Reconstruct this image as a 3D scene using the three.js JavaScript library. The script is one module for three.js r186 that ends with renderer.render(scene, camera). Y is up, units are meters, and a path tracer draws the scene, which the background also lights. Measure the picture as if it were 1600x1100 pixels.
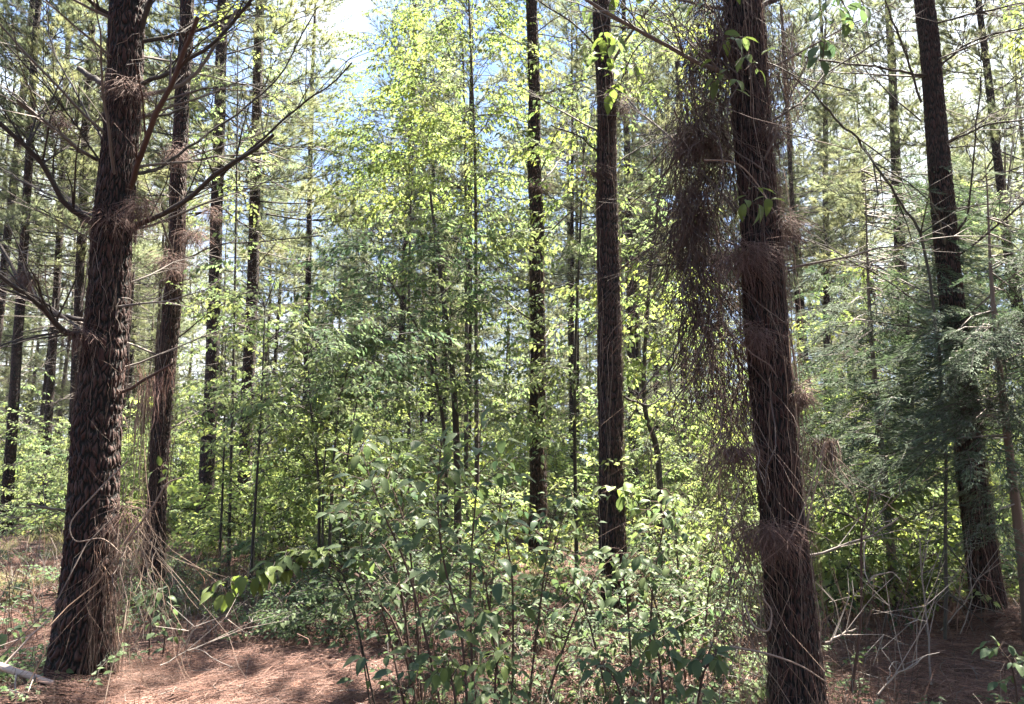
import * as THREE from 'three';
import { mergeGeometries } from 'three/addons/utils/BufferGeometryUtils.js';

// ---------------------------------------------------------------- camera, sky, sun, exposure
const FOCAL = 1179.5, PITCH = 8.5 * Math.PI / 180, EYE = 1.6;
const camera = new THREE.PerspectiveCamera(50, 1024 / 704, 0.1, 900);
camera.position.set(0, EYE, 0);
camera.rotation.x = PITCH;
const scene = new THREE.Scene();
scene.fog = new THREE.FogExp2(0xf6f7f0, 0.0002);
const renderer = new THREE.WebGLRenderer({ antialias: true });
renderer.setSize(1024, 704);
renderer.toneMapping = THREE.LinearToneMapping;
renderer.toneMappingExposure = 11.5;
renderer.shadowMap.enabled = true;
const TO_SUN = new THREE.Vector3(0.27, 0.90, -0.36).normalize();
const sun = new THREE.DirectionalLight(new THREE.Color().setRGB(1, 0.925, 0.80), 5);
sun.position.copy(TO_SUN).multiplyScalar(60).add(new THREE.Vector3(0, 0, -20));
sun.target.position.set(0, 0, -20);
sun.castShadow = true;
sun.shadow.mapSize.set(4096, 4096);
Object.assign(sun.shadow.camera, { left: -45, right: 45, top: 45, bottom: -45, near: 1, far: 140 });
scene.add(sun, sun.target);

// ---------------------------------------------------------------- random numbers and noise
function rng(seed) {
  let a = seed >>> 0;
  return () => { a = (a + 0x6d2b79f5) | 0; let t = Math.imul(a ^ (a >>> 15), 1 | a); t = (t + Math.imul(t ^ (t >>> 7), 61 | t)) ^ t; return ((t ^ (t >>> 14)) >>> 0) / 4294967296; };
}
const hash = (x, y, s = 0) => { let h = Math.imul(x | 0, 374761393) ^ Math.imul(y | 0, 668265263) ^ Math.imul(s | 0, 2147483647 ^ 918273); h = Math.imul(h ^ (h >>> 13), 1274126177); return ((h ^ (h >>> 16)) >>> 0) / 4294967296; };
const mod = (a, n) => ((a % n) + n) % n;
function vnoise(x, y, px = 1e6, py = 1e6, s = 0) {
  const ix = Math.floor(x), iy = Math.floor(y), fx = x - ix, fy = y - iy;
  const ux = fx * fx * (3 - 2 * fx), uy = fy * fy * (3 - 2 * fy);
  const h = (i, j) => hash(mod(i, px), mod(j, py), s);
  return (h(ix, iy) * (1 - ux) + h(ix + 1, iy) * ux) * (1 - uy) + (h(ix, iy + 1) * (1 - ux) + h(ix + 1, iy + 1) * ux) * uy;
}
const fbm = (x, y, p = 1e6, q = 1e6, n = 4, s = 0) => { let v = 0, a = 0.5, f = 1; for (let i = 0; i < n; i++) { v += a * vnoise(x * f, y * f, p * f, q * f, s + i); a *= 0.5; f *= 2; } return v; };
const smooth = (a, b, x) => { const t = Math.min(1, Math.max(0, (x - a) / (b - a))); return t * t * (3 - 2 * t); };
const lerp = (a, b, t) => a + (b - a) * t;
const V = (x, y, z) => new THREE.Vector3(x, y, z);

// sky: clear blue with loose white clouds, paler towards the horizon
{
  const W = 512, H = 256, data = new Float32Array(W * H * 4);
  for (let j = 0; j < H; j++) for (let i = 0; i < W; i++) {
    const el = (j + 0.5) / H * 180 - 90, up = Math.max(0, el) / 90;
    const k = Math.pow(1 - up, 3.2);
    const u = i / W, sc = 1 / (0.35 + up);
    const c = smooth(0.47, 0.68, fbm(u * 12, up * 5 * sc + 3, 12, 1e6, 5, 11)) * 0.85;
    const blue = [lerp(0.04, 0.10, k), lerp(0.075, 0.125, k), lerp(0.165, 0.17, k)], white = [0.19, 0.20, 0.21], o = (j * W + i) * 4;
    for (let q = 0; q < 3; q++) data[o + q] = el < 0 ? [0.1, 0.09, 0.06][q] : lerp(blue[q], white[q], c);
    data[o + 3] = 1;
  }
  const sky = new THREE.DataTexture(data, W, H, THREE.RGBAFormat, THREE.FloatType);
  sky.mapping = THREE.EquirectangularReflectionMapping;
  sky.magFilter = sky.minFilter = THREE.LinearFilter;
  sky.wrapS = THREE.RepeatWrapping;
  sky.needsUpdate = true;
  scene.background = sky;
  scene.environment = sky;
  scene.environmentIntensity = 1;
}

// ---------------------------------------------------------------- places: where a direction of view meets a given depth
function at(px, py, d) {
  const x = (px - 800) / FOCAL, y = (550 - py) / FOCAL, c = Math.cos(PITCH), s = Math.sin(PITCH);
  const t = d / (c - y * s);
  return V(x * t, EYE + (y * c + s) * t, -d);
}
const metres = (n, py, d) => n / FOCAL * d / (Math.cos(PITCH) - (550 - py) / FOCAL * Math.sin(PITCH));
function groundY(x, z) {
  const near = Math.exp(-(x * x + (z + 6) * (z + 6)) / 900);
  let h = (fbm(x * 0.55 + 40, z * 0.55 + 9, 1e6, 1e6, 3, 3) - 0.44) * 0.34 * near + (fbm(x * 2.6, z * 2.6, 1e6, 1e6, 2, 5) - 0.37) * 0.07 * near;
  h += 0.16 * Math.exp(-((x + 0.7) ** 2 / 1.2 + (z + 7.6) ** 2 / 0.9));              // a low bank left of the path
  return h;
}

// ---------------------------------------------------------------- naming
const taken = new Map();
function numbered(name) { const n = taken.get(name) ?? 0; taken.set(name, n + 1); return n ? name + '_' + String(n).padStart(3, '0') : name; }
function tag(o, label, category, group, kind) { if (label) o.userData.label = label; if (category) o.userData.category = category; if (group) o.userData.group = group; if (kind) o.userData.kind = kind; return o; }
function thing(name, pos, label, category, group, kind) {
  const o = new THREE.Group(); o.name = numbered(name); o.position.copy(pos); scene.add(o);
  return tag(o, label, category, group, kind);
}

// ---------------------------------------------------------------- a mesh builder: tubes, leaves, needles
const UP = V(0, 1, 0), t1 = V(0, 0, 0), t2 = V(0, 0, 0);
class Maker {
  constructor(origin = V(0, 0, 0)) { this.p = []; this.c = []; this.uv = []; this.i = []; this.o = origin; }
  v(x, y, z, c, u = 0, w = 0) { this.p.push(x - this.o.x, y - this.o.y, z - this.o.z); this.c.push(c[0], c[1], c[2]); this.uv.push(u, w); return this.p.length / 3 - 1; }
  tube(pts, rad, sides, col) {
    const n = pts.length; let ref = null, prev = -1, len = 0;
    for (let k = 0; k < n; k++) {
      const a = pts[Math.max(0, k - 1)], b = pts[Math.min(n - 1, k + 1)];
      const T = V(b.x - a.x, b.y - a.y, b.z - a.z).normalize();
      if (!ref) ref = Math.abs(T.y) < 0.9 ? V(0, 1, 0).cross(T).normalize() : V(1, 0, 0).cross(T).normalize();
      ref.addScaledVector(T, -ref.dot(T)).normalize();
      const bi = T.clone().cross(ref), r = typeof rad === 'number' ? rad : rad[k];
      if (k) len += pts[k].distanceTo(pts[k - 1]);
      const first = this.p.length / 3;
      for (let s = 0; s <= sides; s++) {
        const an = s / sides * Math.PI * 2, cx = Math.cos(an) * r, sx = Math.sin(an) * r;
        this.v(pts[k].x + ref.x * cx + bi.x * sx, pts[k].y + ref.y * cx + bi.y * sx, pts[k].z + ref.z * cx + bi.z * sx, col, s / sides, len);
      }
      if (prev >= 0) for (let s = 0; s < sides; s++) this.i.push(prev + s, first + s, prev + s + 1, prev + s + 1, first + s, first + s + 1);
      prev = first;
    }
    return this;
  }
  // a strand of three sides without a seam: cheap
  strand(pts, r, col, tip = 0.5) {
    const n = pts.length; let prev = -1, ref = null;
    for (let k = 0; k < n; k++) {
      const a = pts[Math.max(0, k - 1)], b = pts[Math.min(n - 1, k + 1)];
      t1.set(b.x - a.x, b.y - a.y, b.z - a.z).normalize();
      if (!ref) { ref = Math.abs(t1.y) < 0.9 ? V(0, 1, 0) : V(1, 0, 0); }
      ref.addScaledVector(t1, -ref.dot(t1)).normalize();
      t2.copy(t1).cross(ref);
      const rr = r * lerp(1, tip, k / (n - 1)), first = this.p.length / 3;
      for (let s = 0; s < 3; s++) { const an = s * 2.0944, cx = Math.cos(an) * rr, sx = Math.sin(an) * rr; this.v(pts[k].x + ref.x * cx + t2.x * sx, pts[k].y + ref.y * cx + t2.y * sx, pts[k].z + ref.z * cx + t2.z * sx, col); }
      if (prev >= 0) for (let s = 0; s < 3; s++) { const q = (s + 1) % 3; this.i.push(prev + s, first + s, prev + q, prev + q, first + s, first + q); }
      prev = first;
    }
    return this;
  }
  // a leaf: dir along the midrib, nor its upper side; fine leaves are curved and folded along the midrib
  leaf(b, dir, nor, len, wid, col, fine, curl = 0.25) {
    const side = dir.clone().cross(nor).normalize();
    const P = (t, s, lift) => { const bend = -curl * t * t * len; return this.v(b.x + dir.x * t * len + side.x * s + nor.x * (bend + lift), b.y + dir.y * t * len + side.y * s + nor.y * (bend + lift), b.z + dir.z * t * len + side.z * s + nor.z * (bend + lift), col); };
    if (!fine) {
      const a = P(0, 0, 0), l = P(0.45, wid / 2, 0.1 * wid), r = P(0.45, -wid / 2, 0.1 * wid), t = P(1, 0, 0);
      this.i.push(a, r, l, l, r, t); return this;
    }
    const st = fine > 1 ? [[0, 0.02], [0.12, 0.55], [0.3, 0.92], [0.5, 1], [0.7, 0.8], [0.87, 0.42], [1, 0.01]] : [[0, 0.03], [0.3, 0.95], [0.62, 0.85], [1, 0.01]];
    let pm, pl, pr;
    st.forEach(([t, w], k) => {
      const h = w * wid / 2, wave = fine > 1 ? Math.sin(t * 9 + len * 90) * 0.04 * wid : 0;
      const m = P(t, 0, 0), l = P(t, h, 0.16 * wid * w + wave), r = P(t, -h, 0.16 * wid * w - wave);
      if (k) this.i.push(pm, m, pl, pl, m, l, pm, pr, m, pr, r, m);
      pm = m; pl = l; pr = r;
    });
    return this;
  }
  needle(b, dir, w, col) {
    t1.set(dir.z, 0, -dir.x).normalize().multiplyScalar(w / 2);
    const a = this.v(b.x - t1.x, b.y - t1.y, b.z - t1.z, col), c = this.v(b.x + t1.x, b.y + t1.y, b.z + t1.z, col), e = this.v(b.x + dir.x, b.y + dir.y, b.z + dir.z, col);
    this.i.push(a, c, e);
  }
  geo() {
    const g = new THREE.BufferGeometry();
    g.setAttribute('position', new THREE.Float32BufferAttribute(this.p, 3));
    g.setAttribute('color', new THREE.Float32BufferAttribute(this.c, 3));
    g.setAttribute('uv', new THREE.Float32BufferAttribute(this.uv, 2));
    g.setIndex(this.i); g.computeVertexNormals();
    return g;
  }
  build(name, mat, parent, kind) { const m = new THREE.Mesh(this.geo(), mat); m.name = name; parent.add(m); if (kind) m.userData.kind = kind; return m; }
}
const tint = (c, r, a = 0.3) => { const k = 1 + (r() - 0.5) * 2 * a, w = (r() - 0.5) * a * 0.5; return [c[0] * k * (1 + w), c[1] * k, c[2] * k * (1 - w)]; };

// ---------------------------------------------------------------- bark: long plates between dark furrows
const BW = 256, BH = 512, barkHeight = new Float32Array(BW * BH);
{
  const NX = 11, NY = 8, r = rng(5), sites = [];
  for (let j = 0; j < NY; j++) for (let i = 0; i < NX; i++) sites.push([(i + 0.15 + 0.7 * r() + (j % 2) * 0.5) / NX, (j + 0.1 + 0.8 * r()) / NY]);
  for (let y = 0; y < BH; y++) for (let x = 0; x < BW; x++) {
    const u = x / BW, v = y / BH;
    const wu = u + (fbm(u * 8, v * 10, 8, 10, 3, 1) - 0.45) * 0.16, wv = v + (fbm(u * 8, v * 8, 8, 8, 3, 7) - 0.45) * 0.08;
    let f1 = 9, f2 = 9;
    for (const [a, b] of sites) {
      let dx = Math.abs(wu - a) % 1, dy = Math.abs(wv - b) % 1; if (dx > 0.5) dx = 1 - dx; if (dy > 0.5) dy = 1 - dy;
      const d = Math.hypot(dx * NX, dy * NY * 0.72);
      if (d < f1) { f2 = f1; f1 = d; } else if (d < f2) f2 = d;
    }
    const plate = smooth(0.02, 0.42, f2 - f1), grain = fbm(u * 24, v * 12, 24, 12, 4, 21);
    barkHeight[y * BW + x] = plate * (0.72 + 0.35 * (1 - f1)) * 0.8 + grain * 0.5 * (0.4 + plate) - 0.08;
  }
}
const barkAt = (u, v) => barkHeight[Math.floor(mod(v, 1) * BH) % BH * BW + Math.floor(mod(u, 1) * BW) % BW];
function texture(w, h, f, srgb) {
  const d = new Uint8Array(w * h * 4);
  for (let y = 0; y < h; y++) for (let x = 0; x < w; x++) { const c = f(x, y), o = (y * w + x) * 4; d[o] = Math.min(255, c[0] * 255); d[o + 1] = Math.min(255, c[1] * 255); d[o + 2] = Math.min(255, c[2] * 255); d[o + 3] = 255; }
  const t = new THREE.DataTexture(d, w, h, THREE.RGBAFormat); t.wrapS = t.wrapT = THREE.RepeatWrapping; t.magFilter = t.minFilter = THREE.LinearFilter; if (srgb) t.colorSpace = THREE.SRGBColorSpace; t.needsUpdate = true; return t;
}
const barkColor = texture(BW, BH, (x, y) => {
  const h = barkHeight[y * BW + x], g = fbm(x / BW * 6, y / BH * 6, 6, 6, 4, 31), s = fbm(x / BW * 40, y / BH * 24, 40, 24, 2, 33);
  const k = smooth(0.1, 0.75, h) * (0.75 + 0.5 * s), w = smooth(0.42, 0.6, g);
  return [lerp(0.02, lerp(0.225, 0.275, w), k), lerp(0.014, lerp(0.135, 0.195, w), k), lerp(0.011, lerp(0.115, 0.175, w), k)];
}, true);
const barkBump = texture(BW, BH, (x, y) => { const h = barkHeight[y * BW + x]; return [h * 0.8, h * 0.8, h * 0.8]; });
const M = {};
M.bark = new THREE.MeshStandardMaterial({ map: barkColor, bumpMap: barkBump, bumpScale: 0.02, roughness: 0.95 });
M.twig = new THREE.MeshStandardMaterial({ vertexColors: true, roughness: 0.9 });
M.vine = new THREE.MeshStandardMaterial({ vertexColors: true, roughness: 0.85 });
const leafMat = (o = {}) => new THREE.MeshPhysicalMaterial({ vertexColors: true, side: THREE.DoubleSide, roughness: 1, transmission: 0.5, thickness: 0, clearcoat: 0.1, clearcoatRoughness: 0.4, ...o });
M.leaf = leafMat({ transmission: 0.6, clearcoat: 0, specularIntensity: 0.25 });
M.glossLeaf = leafMat({ transmission: 0.55, clearcoat: 0.08, clearcoatRoughness: 0.35, specularIntensity: 0.4 });
M.needles = leafMat({ transmission: 0.45, clearcoat: 0, specularIntensity: 0.4 });
M.dryNeedles = new THREE.MeshStandardMaterial({ vertexColors: true, roughness: 0.8, side: THREE.DoubleSide });

// real-world base colours (linear)
const C = {
  wood: [0.036, 0.027, 0.022], deadWood: [0.12, 0.10, 0.088], silver: [0.20, 0.17, 0.15], redWood: [0.06, 0.033, 0.025],
  vine: [0.075, 0.047, 0.035], vinePale: [0.20, 0.145, 0.112], straw: [0.17, 0.092, 0.07], strawDark: [0.085, 0.045, 0.034],
  pine: [0.21, 0.235, 0.125], bright: [0.205, 0.262, 0.07], mid: [0.155, 0.20, 0.075], dark: [0.09, 0.135, 0.06], shrub: [0.08, 0.122, 0.048], cedar: [0.058, 0.088, 0.044], grass: [0.20, 0.19, 0.085],
};

// ---------------------------------------------------------------- foliage that is repeated: sprays, boughs, tufts
function spray(seed, len, n, leafLen, width, col, fine = 0, spread = 1) {
  const r = rng(seed), m = new Maker(), pts = [];
  for (let k = 0; k <= 4; k++) { const t = k / 4; pts.push(V(t * len, Math.sin(t * 2.2) * 0.08 * len - t * t * 0.18 * len, (r() - 0.5) * 0.06 * len)); }
  m.strand(pts, 0.006 + 0.002 * len, C.wood, 0.3);
  for (let k = 0; k < n; k++) {
    const t = 0.12 + 0.88 * (k + r() * 0.6) / n, f = Math.min(3.999, t * 4), a = pts[Math.floor(f)].clone().lerp(pts[Math.floor(f) + 1], f % 1);
    const s = k % 2 ? 1 : -1, out = V(0.55 + 0.3 * r() - 0.3 * (1 - t), -0.1 - 0.5 * r(), s * (0.5 + 0.5 * r())).normalize();
    const off = (r() * 0.14) * len * spread; const b = a.clone().addScaledVector(out, off); b.y += (r() - 0.4) * 0.12 * len * spread;
    const nor = V((r() - 0.5) * 0.9, 1, (r() - 0.5) * 0.9); nor.addScaledVector(out, -nor.dot(out)).normalize();
    if (off > 0.02) m.strand([a, b], 0.0025, C.wood, 0.7);
    const L = leafLen * (0.6 + 0.6 * r());
    m.leaf(b, out, nor, L, L * width, tint(col, r, 0.3), fine, 0.15 + 0.3 * r());
  }
  return m.geo();
}
function tuft(m, b, dir, n, len, w, col, r, open = 0.75) {
  for (let k = 0; k < n; k++) {
    const d = V(r() - 0.5, r() - 0.5, r() - 0.5).normalize().multiplyScalar(open * (0.5 + r())).add(dir).normalize().multiplyScalar(len * (0.7 + 0.5 * r()));
    d.y -= 0.15 * len * r();
    m.needle(t2.copy(b).addScaledVector(dir, (r() - 0.7) * 0.12).clone(), d, w * (0.7 + 0.6 * r()), tint(col, r, 0.3));
  }
}
function pineBough(seed, len = 2, needles = 44, w = 0.012) {
  const r = rng(seed), m = new Maker(), main = [];
  for (let k = 0; k <= 6; k++) { const t = k / 6; main.push(V(t * len, 0.22 * len * t * t + (r() - 0.5) * 0.04, (r() - 0.5) * 0.12 * len * t)); }
  m.strand(main, 0.02, C.wood, 0.3);
  for (let k = 0; k < 15; k++) {
    const t = 0.3 + 0.7 * k / 14, f = Math.min(5.999, t * 6), a = main[Math.floor(f)].clone().lerp(main[Math.floor(f) + 1], f % 1);
    const d = V(0.6 + 0.3 * r(), 0.25 + 0.5 * r(), (k % 2 ? 1 : -1) * (0.9 * r() + 0.1)).normalize(), L = (0.2 + 0.45 * r()) * (1.25 - t * 0.6);
    const e = a.clone().addScaledVector(d, L);
    m.strand([a, a.clone().lerp(e, 0.5).add(V(0, -0.03, 0)), e], 0.007, C.wood, 0.6);
    tuft(m, e, d, needles, 0.2, w, C.pine, r);
    if (k % 2) tuft(m, a.clone().lerp(e, 0.5), d, needles >> 1, 0.18, w, C.pine, r);
  }
  return m.geo();
}
function cedarSpray(seed, len = 0.6) {
  const r = rng(seed), m = new Maker(), P = (t) => V(t * len, -0.16 * len * t * t + 0.04 * Math.sin(t * 5), 0.03 * Math.sin(t * 4 + seed));
  m.strand([0, 0.3, 0.6, 1].map(P), 0.006, C.wood, 0.3);
  for (let k = 0; k < 26; k++) {
    const t = 0.1 + 0.9 * k / 25, a = P(t), s = k % 2 ? 1 : -1, L = (0.30 - 0.2 * t) * len * (0.7 + 0.6 * r());
    const d = V(0.75, -0.2 + 0.35 * (r() - 0.4), s * (0.5 + 0.4 * r())).normalize();
    for (let q = 0; q < 7; q++) {
      const b = a.clone().addScaledVector(d, L * q / 7), e = V(0.8, (r() - 0.5) * 0.9, (r() - 0.5) * 1.4).add(d).normalize();
      m.leaf(b, e, V(r() - 0.5, 1, r() - 0.5).normalize(), 0.045 + 0.05 * r(), 0.009, tint(C.cedar, r, 0.35), 0, 0.1);
    }
  }
  return m.geo();
}
function deadBranch(seed, len = 1.8, rise = 0.1, col = C.deadWood, fat = 0.014) {
  const r = rng(seed), m = new Maker(), pts = []; let y = 0, z = 0;
  for (let k = 0; k <= 8; k++) { const t = k / 8; pts.push(V(t * len, y, z)); y += (rise + (r() - 0.5) * 0.22 - 0.1 * t) * len / 8; z += (r() - 0.5) * 0.25 * len / 8; }
  m.tube(pts, pts.map((_, k) => fat * (1.05 - k / 8.6)), 5, col);
  for (let k = 0; k < 10; k++) {
    const i = 2 + Math.floor(r() * 6), a = pts[i], L = len * (0.15 + 0.3 * r()), d = V(0.7, (r() - 0.55) * 0.9, (r() - 0.5) * 1.6).normalize();
    const e = a.clone().addScaledVector(d, L), h = a.clone().lerp(e, 0.5).add(V(0, (r() - 0.5) * 0.08, 0));
    m.strand([a, h, e], fat * 0.35, col, 0.3);
    if (r() < 0.6) m.strand([h, h.clone().add(V(r() * 0.3, (r() - 0.6) * 0.3, (r() - 0.5) * 0.4).multiplyScalar(len * 0.4))], fat * 0.2, col, 0.4);
  }
  return m.geo();
}
const G = {
  bough: [1, 2, 3].map((s) => pineBough(s * 17)),
  
  bright: [1, 2].map((s) => spray(s * 31, 0.75, 26, 0.10, 0.62, C.bright)),
  mid: [1, 2].map((s) => spray(s * 37, 0.75, 28, 0.095, 0.6, C.mid)),
  dark: [1, 2].map((s) => spray(s * 41, 0.7, 28, 0.11, 0.42, C.dark)),
  shrub: [1, 2].map((s) => spray(s * 43, 0.5, 20, 0.075, 0.55, C.shrub, 1)),
  cedar: [1, 2, 3].map((s) => cedarSpray(s * 47)),
  dead: [1, 2, 3, 4, 5].map((s) => deadBranch(s * 53, 1.9, -0.1 + 0.09 * s)),
};
// copies of one geometry as one part: list of [position, turn about y, tilt, scale, tint]
function copies(name, geo, mat, list, parent, kind = 'stuff') {
  const im = new THREE.InstancedMesh(geo, mat, list.length); im.name = name;
  const o = new THREE.Object3D(), c = new THREE.Color(); o.rotation.order = 'YZX';
  list.forEach(([p, turn, tilt, s, k = 1, roll = 0, w = 0], i) => {
    o.position.copy(p).sub(parent.position ?? V(0, 0, 0)); o.rotation.set(roll, turn, tilt); o.scale.setScalar(s); o.updateMatrix(); im.setMatrixAt(i, o.matrix);
    im.setColorAt(i, c.setRGB(k * (1 + w), k, k * (1 - w)));
  });
  if (kind) im.userData.kind = kind;
  parent.add(im); return im;
}

// ---------------------------------------------------------------- ground
{
  const N = 260, m = new Maker(), size = 380, warp = (u) => Math.sign(u) * (Math.pow(Math.abs(u), 3) * size + Math.abs(u) * 14);
  for (let j = 0; j <= N; j++) for (let i = 0; i <= N; i++) { const x = warp(i / N * 2 - 1), z = -7 + warp(j / N * 2 - 1); const g = 0.22 + 0.5 * smooth(0.28, 0.62, fbm(x * 0.9 + 50, z * 0.9 + 20, 1e6, 1e6, 4, 61)), w = fbm(x * 0.5, z * 0.5 + 70, 1e6, 1e6, 2, 63) - 0.37; m.v(x, groundY(x, z), z, [g, g * (1 + 0.25 * w), g * (1 - 0.2 * w)], x / 1.6, z / 1.6); }
  for (let j = 0; j < N; j++) for (let i = 0; i < N; i++) { const a = j * (N + 1) + i; m.i.push(a, a + N + 1, a + 1, a + 1, a + N + 1, a + N + 2); }
  const S = 1024, r = rng(77), cv = document.createElement('canvas'), bv = document.createElement('canvas'); cv.width = cv.height = bv.width = bv.height = S;
  const cx = cv.getContext('2d'), bx = bv.getContext('2d');
  cx.fillStyle = 'rgb(58,38,33)'; cx.fillRect(0, 0, S, S); bx.fillStyle = 'rgb(40,40,40)'; bx.fillRect(0, 0, S, S);
  for (let k = 0; k < 5200; k++) {
    const x = r() * S, y = r() * S, a = r() * 6.283, L = 60 + 70 * r(), bend = (r() - 0.5) * 30, t = r(), old = k / 5200;
    const R = lerp(76, 178, t) * (0.45 + 0.55 * old), Gc = lerp(46, 118, t) * (0.45 + 0.55 * old), B = lerp(38, 98, t) * (0.55 + 0.45 * old);
    for (const ox of [-S, 0, S]) for (const oy of [-S, 0, S]) {
      const X = x + ox, Y = y + oy; if (X < -140 || Y < -140 || X > S + 140 || Y > S + 140) continue;
      for (const [c, st] of [[cx, `rgb(${R | 0},${Gc | 0},${B | 0})`], [bx, `rgb(${(60 + 180 * old) | 0},${(60 + 180 * old) | 0},${(60 + 180 * old) | 0})`]]) {
        c.strokeStyle = st; c.lineWidth = 1.2 + t * 1.3; c.beginPath(); c.moveTo(X, Y);
        c.quadraticCurveTo(X + Math.cos(a) * L / 2 - Math.sin(a) * bend, Y + Math.sin(a) * L / 2 + Math.cos(a) * bend, X + Math.cos(a) * L, Y + Math.sin(a) * L); c.stroke();
      }
    }
  }
  const tex = (c, srgb) => { const t = new THREE.CanvasTexture(c); t.wrapS = t.wrapT = THREE.RepeatWrapping; if (srgb) t.colorSpace = THREE.SRGBColorSpace; return t; };
  const g = m.build('ground', new THREE.MeshStandardMaterial({ map: tex(cv, true), bumpMap: tex(bv), bumpScale: 0.03, roughness: 1, vertexColors: true }), scene);
  tag(g, 'red brown forest floor of fallen pine needles', 'ground', null, 'structure');
}

// ---------------------------------------------------------------- pines
// the line of a trunk through points seen in the photograph at one depth: [px, py, width in px]
function trunkLine(list, d, height) {
  const pts = list.map(([px, py, w]) => ({ p: at(px, py, d), r: metres(w, py, d) / 2.12 }));
  const low = pts[0], nxt = pts[1], up = pts[pts.length - 1], pre = pts[pts.length - 2];
  const gy = groundY(low.p.x, -d) - 0.08;
  if (low.p.y > gy + 0.05) { const k = (low.p.y - gy) / (nxt.p.y - low.p.y); pts.unshift({ p: V(low.p.x - (nxt.p.x - low.p.x) * Math.min(k, 1) * 0.7, gy, low.p.z), r: low.r * 1.12 }); }
  if (up.p.y < height) { const h = height - up.p.y, k = h / (up.p.y - pre.p.y); pts.push({ p: V(up.p.x + (up.p.x - pre.p.x) * Math.min(k, 2) * 0.5, height, up.p.z - 0.2), r: 0.025 }); }
  return pts;
}
function alongTrunk(pts, y) {
  let k = 0; while (k < pts.length - 2 && pts[k + 1].p.y < y) k++;
  const a = pts[k], b = pts[k + 1], t = Math.min(1, Math.max(0, (y - a.p.y) / (b.p.y - a.p.y)));
  return { p: a.p.clone().lerp(b.p, t), r: lerp(a.r, b.r, t) };
}
function trunkMesh(pts, parent, near, seed) {
  const m = new Maker(parent.position), y0 = pts[0].p.y, y1 = pts[pts.length - 1].p.y, sides = near ? 96 : 12;
  const rm = pts[1].r, rep = Math.max(1, Math.round(2 * Math.PI * rm / 0.36)), ys = [];
  for (let y = y0; y < y1;) { ys.push(y); y += near ? (y < near ? 0.016 : 0.4) : 0.5; } ys.push(y1);
  ys.forEach((y, k) => {
    const { p, r } = alongTrunk(pts, y), lump = 1;
    const wob = near ? 0.02 : 0.012, ox = (fbm(y * 0.9, seed, 1e6, 1e6, 2, 8) - 0.37) * wob * 3, oz = (fbm(y * 0.9, seed + 9, 1e6, 1e6, 2, 8) - 0.37) * wob * 3;
    for (let s = 0; s <= sides; s++) {
      const an = s / sides * Math.PI * 2, u = s / sides * rep + seed * 0.37, v = y / 0.78 + seed * 0.61;
      const flare = 0.5 * Math.exp(-(y - y0) * 2.6) * (0.75 + 0.5 * Math.sin(an * 3 + seed));
      let rr = r * (1 + flare * (near ? 0.6 : 0.6)) * lump + (near ? (barkAt(u, v) - 0.6) * Math.min(0.014, r * 0.08) + (fbm(Math.cos(an) * 2 + 5, y * 2.2 + Math.sin(an) * 2, 1e6, 1e6, 2, 4) - 0.37) * 0.03 : 0);
      m.v(p.x + ox + Math.cos(an) * rr, y, p.z + oz + Math.sin(an) * rr, [1, 1, 1], u, v);
    }
    if (k) { const a = (k - 1) * (sides + 1), b = k * (sides + 1); for (let s = 0; s < sides; s++) m.i.push(a + s, b + s, a + s + 1, a + s + 1, b + s, b + s + 1); }
  });
  const mesh = m.build('trunk', M.bark, parent);
  // no seam down the trunk
  const nrm = mesh.geometry.attributes.normal;
  for (let k = 0; k < ys.length; k++) { const a = k * (sides + 1), b = a + sides; const n = V(nrm.getX(a) + nrm.getX(b), nrm.getY(a) + nrm.getY(b), nrm.getZ(a) + nrm.getZ(b)).normalize(); nrm.setXYZ(a, n.x, n.y, n.z); nrm.setXYZ(b, n.x, n.y, n.z); }
  return mesh;
}
function crown(parent, pts, from, to, n, seed, spreadM = 2.2, geo = G.bough) {
  const r = rng(seed), lists = geo.map(() => []);
  for (let k = 0; k < n; k++) {
    const t = Math.pow((k + r()) / n, 0.85), y = lerp(from, to, t), c = alongTrunk(pts, y).p, turn = r() * 6.283, out = r() * 0.3;
    const s = (1 - 0.6 * t) * (0.65 + 0.5 * r()) * spreadM / 2;
    lists[k % geo.length].push([V(c.x + Math.cos(turn) * out, y, c.z - Math.sin(turn) * out), turn, -0.25 + 0.75 * t + (r() - 0.5) * 0.3, s, 0.75 + 0.5 * r(), (r() - 0.5) * 0.8, (r() - 0.5) * 0.16]);
  }
  lists.forEach((l, i) => copies('crown', geo[i], M.needles, l, parent));
}
function deadLimbs(parent, pts, from, to, n, seed, scale = 1) {
  const r = rng(seed);
  for (let k = 0; k < n; k++) {
    const y = lerp(from, to, (k + r()) / n), c = alongTrunk(pts, y), turn = k * 2.4 + r() * 1.4, b = new THREE.Mesh(G.dead[Math.floor(r() * 5)], M.twig);
    b.name = 'dead_branch'; b.position.set(c.p.x + Math.cos(turn) * c.r * 0.7, y, c.p.z - Math.sin(turn) * c.r * 0.7).sub(parent.position); b.rotation.set((r() - 0.5), turn, 0.05 + 0.35 * r(), 'YZX'); b.scale.setScalar((0.6 + 0.7 * r()) * scale); parent.add(b);
  }
}
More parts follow.
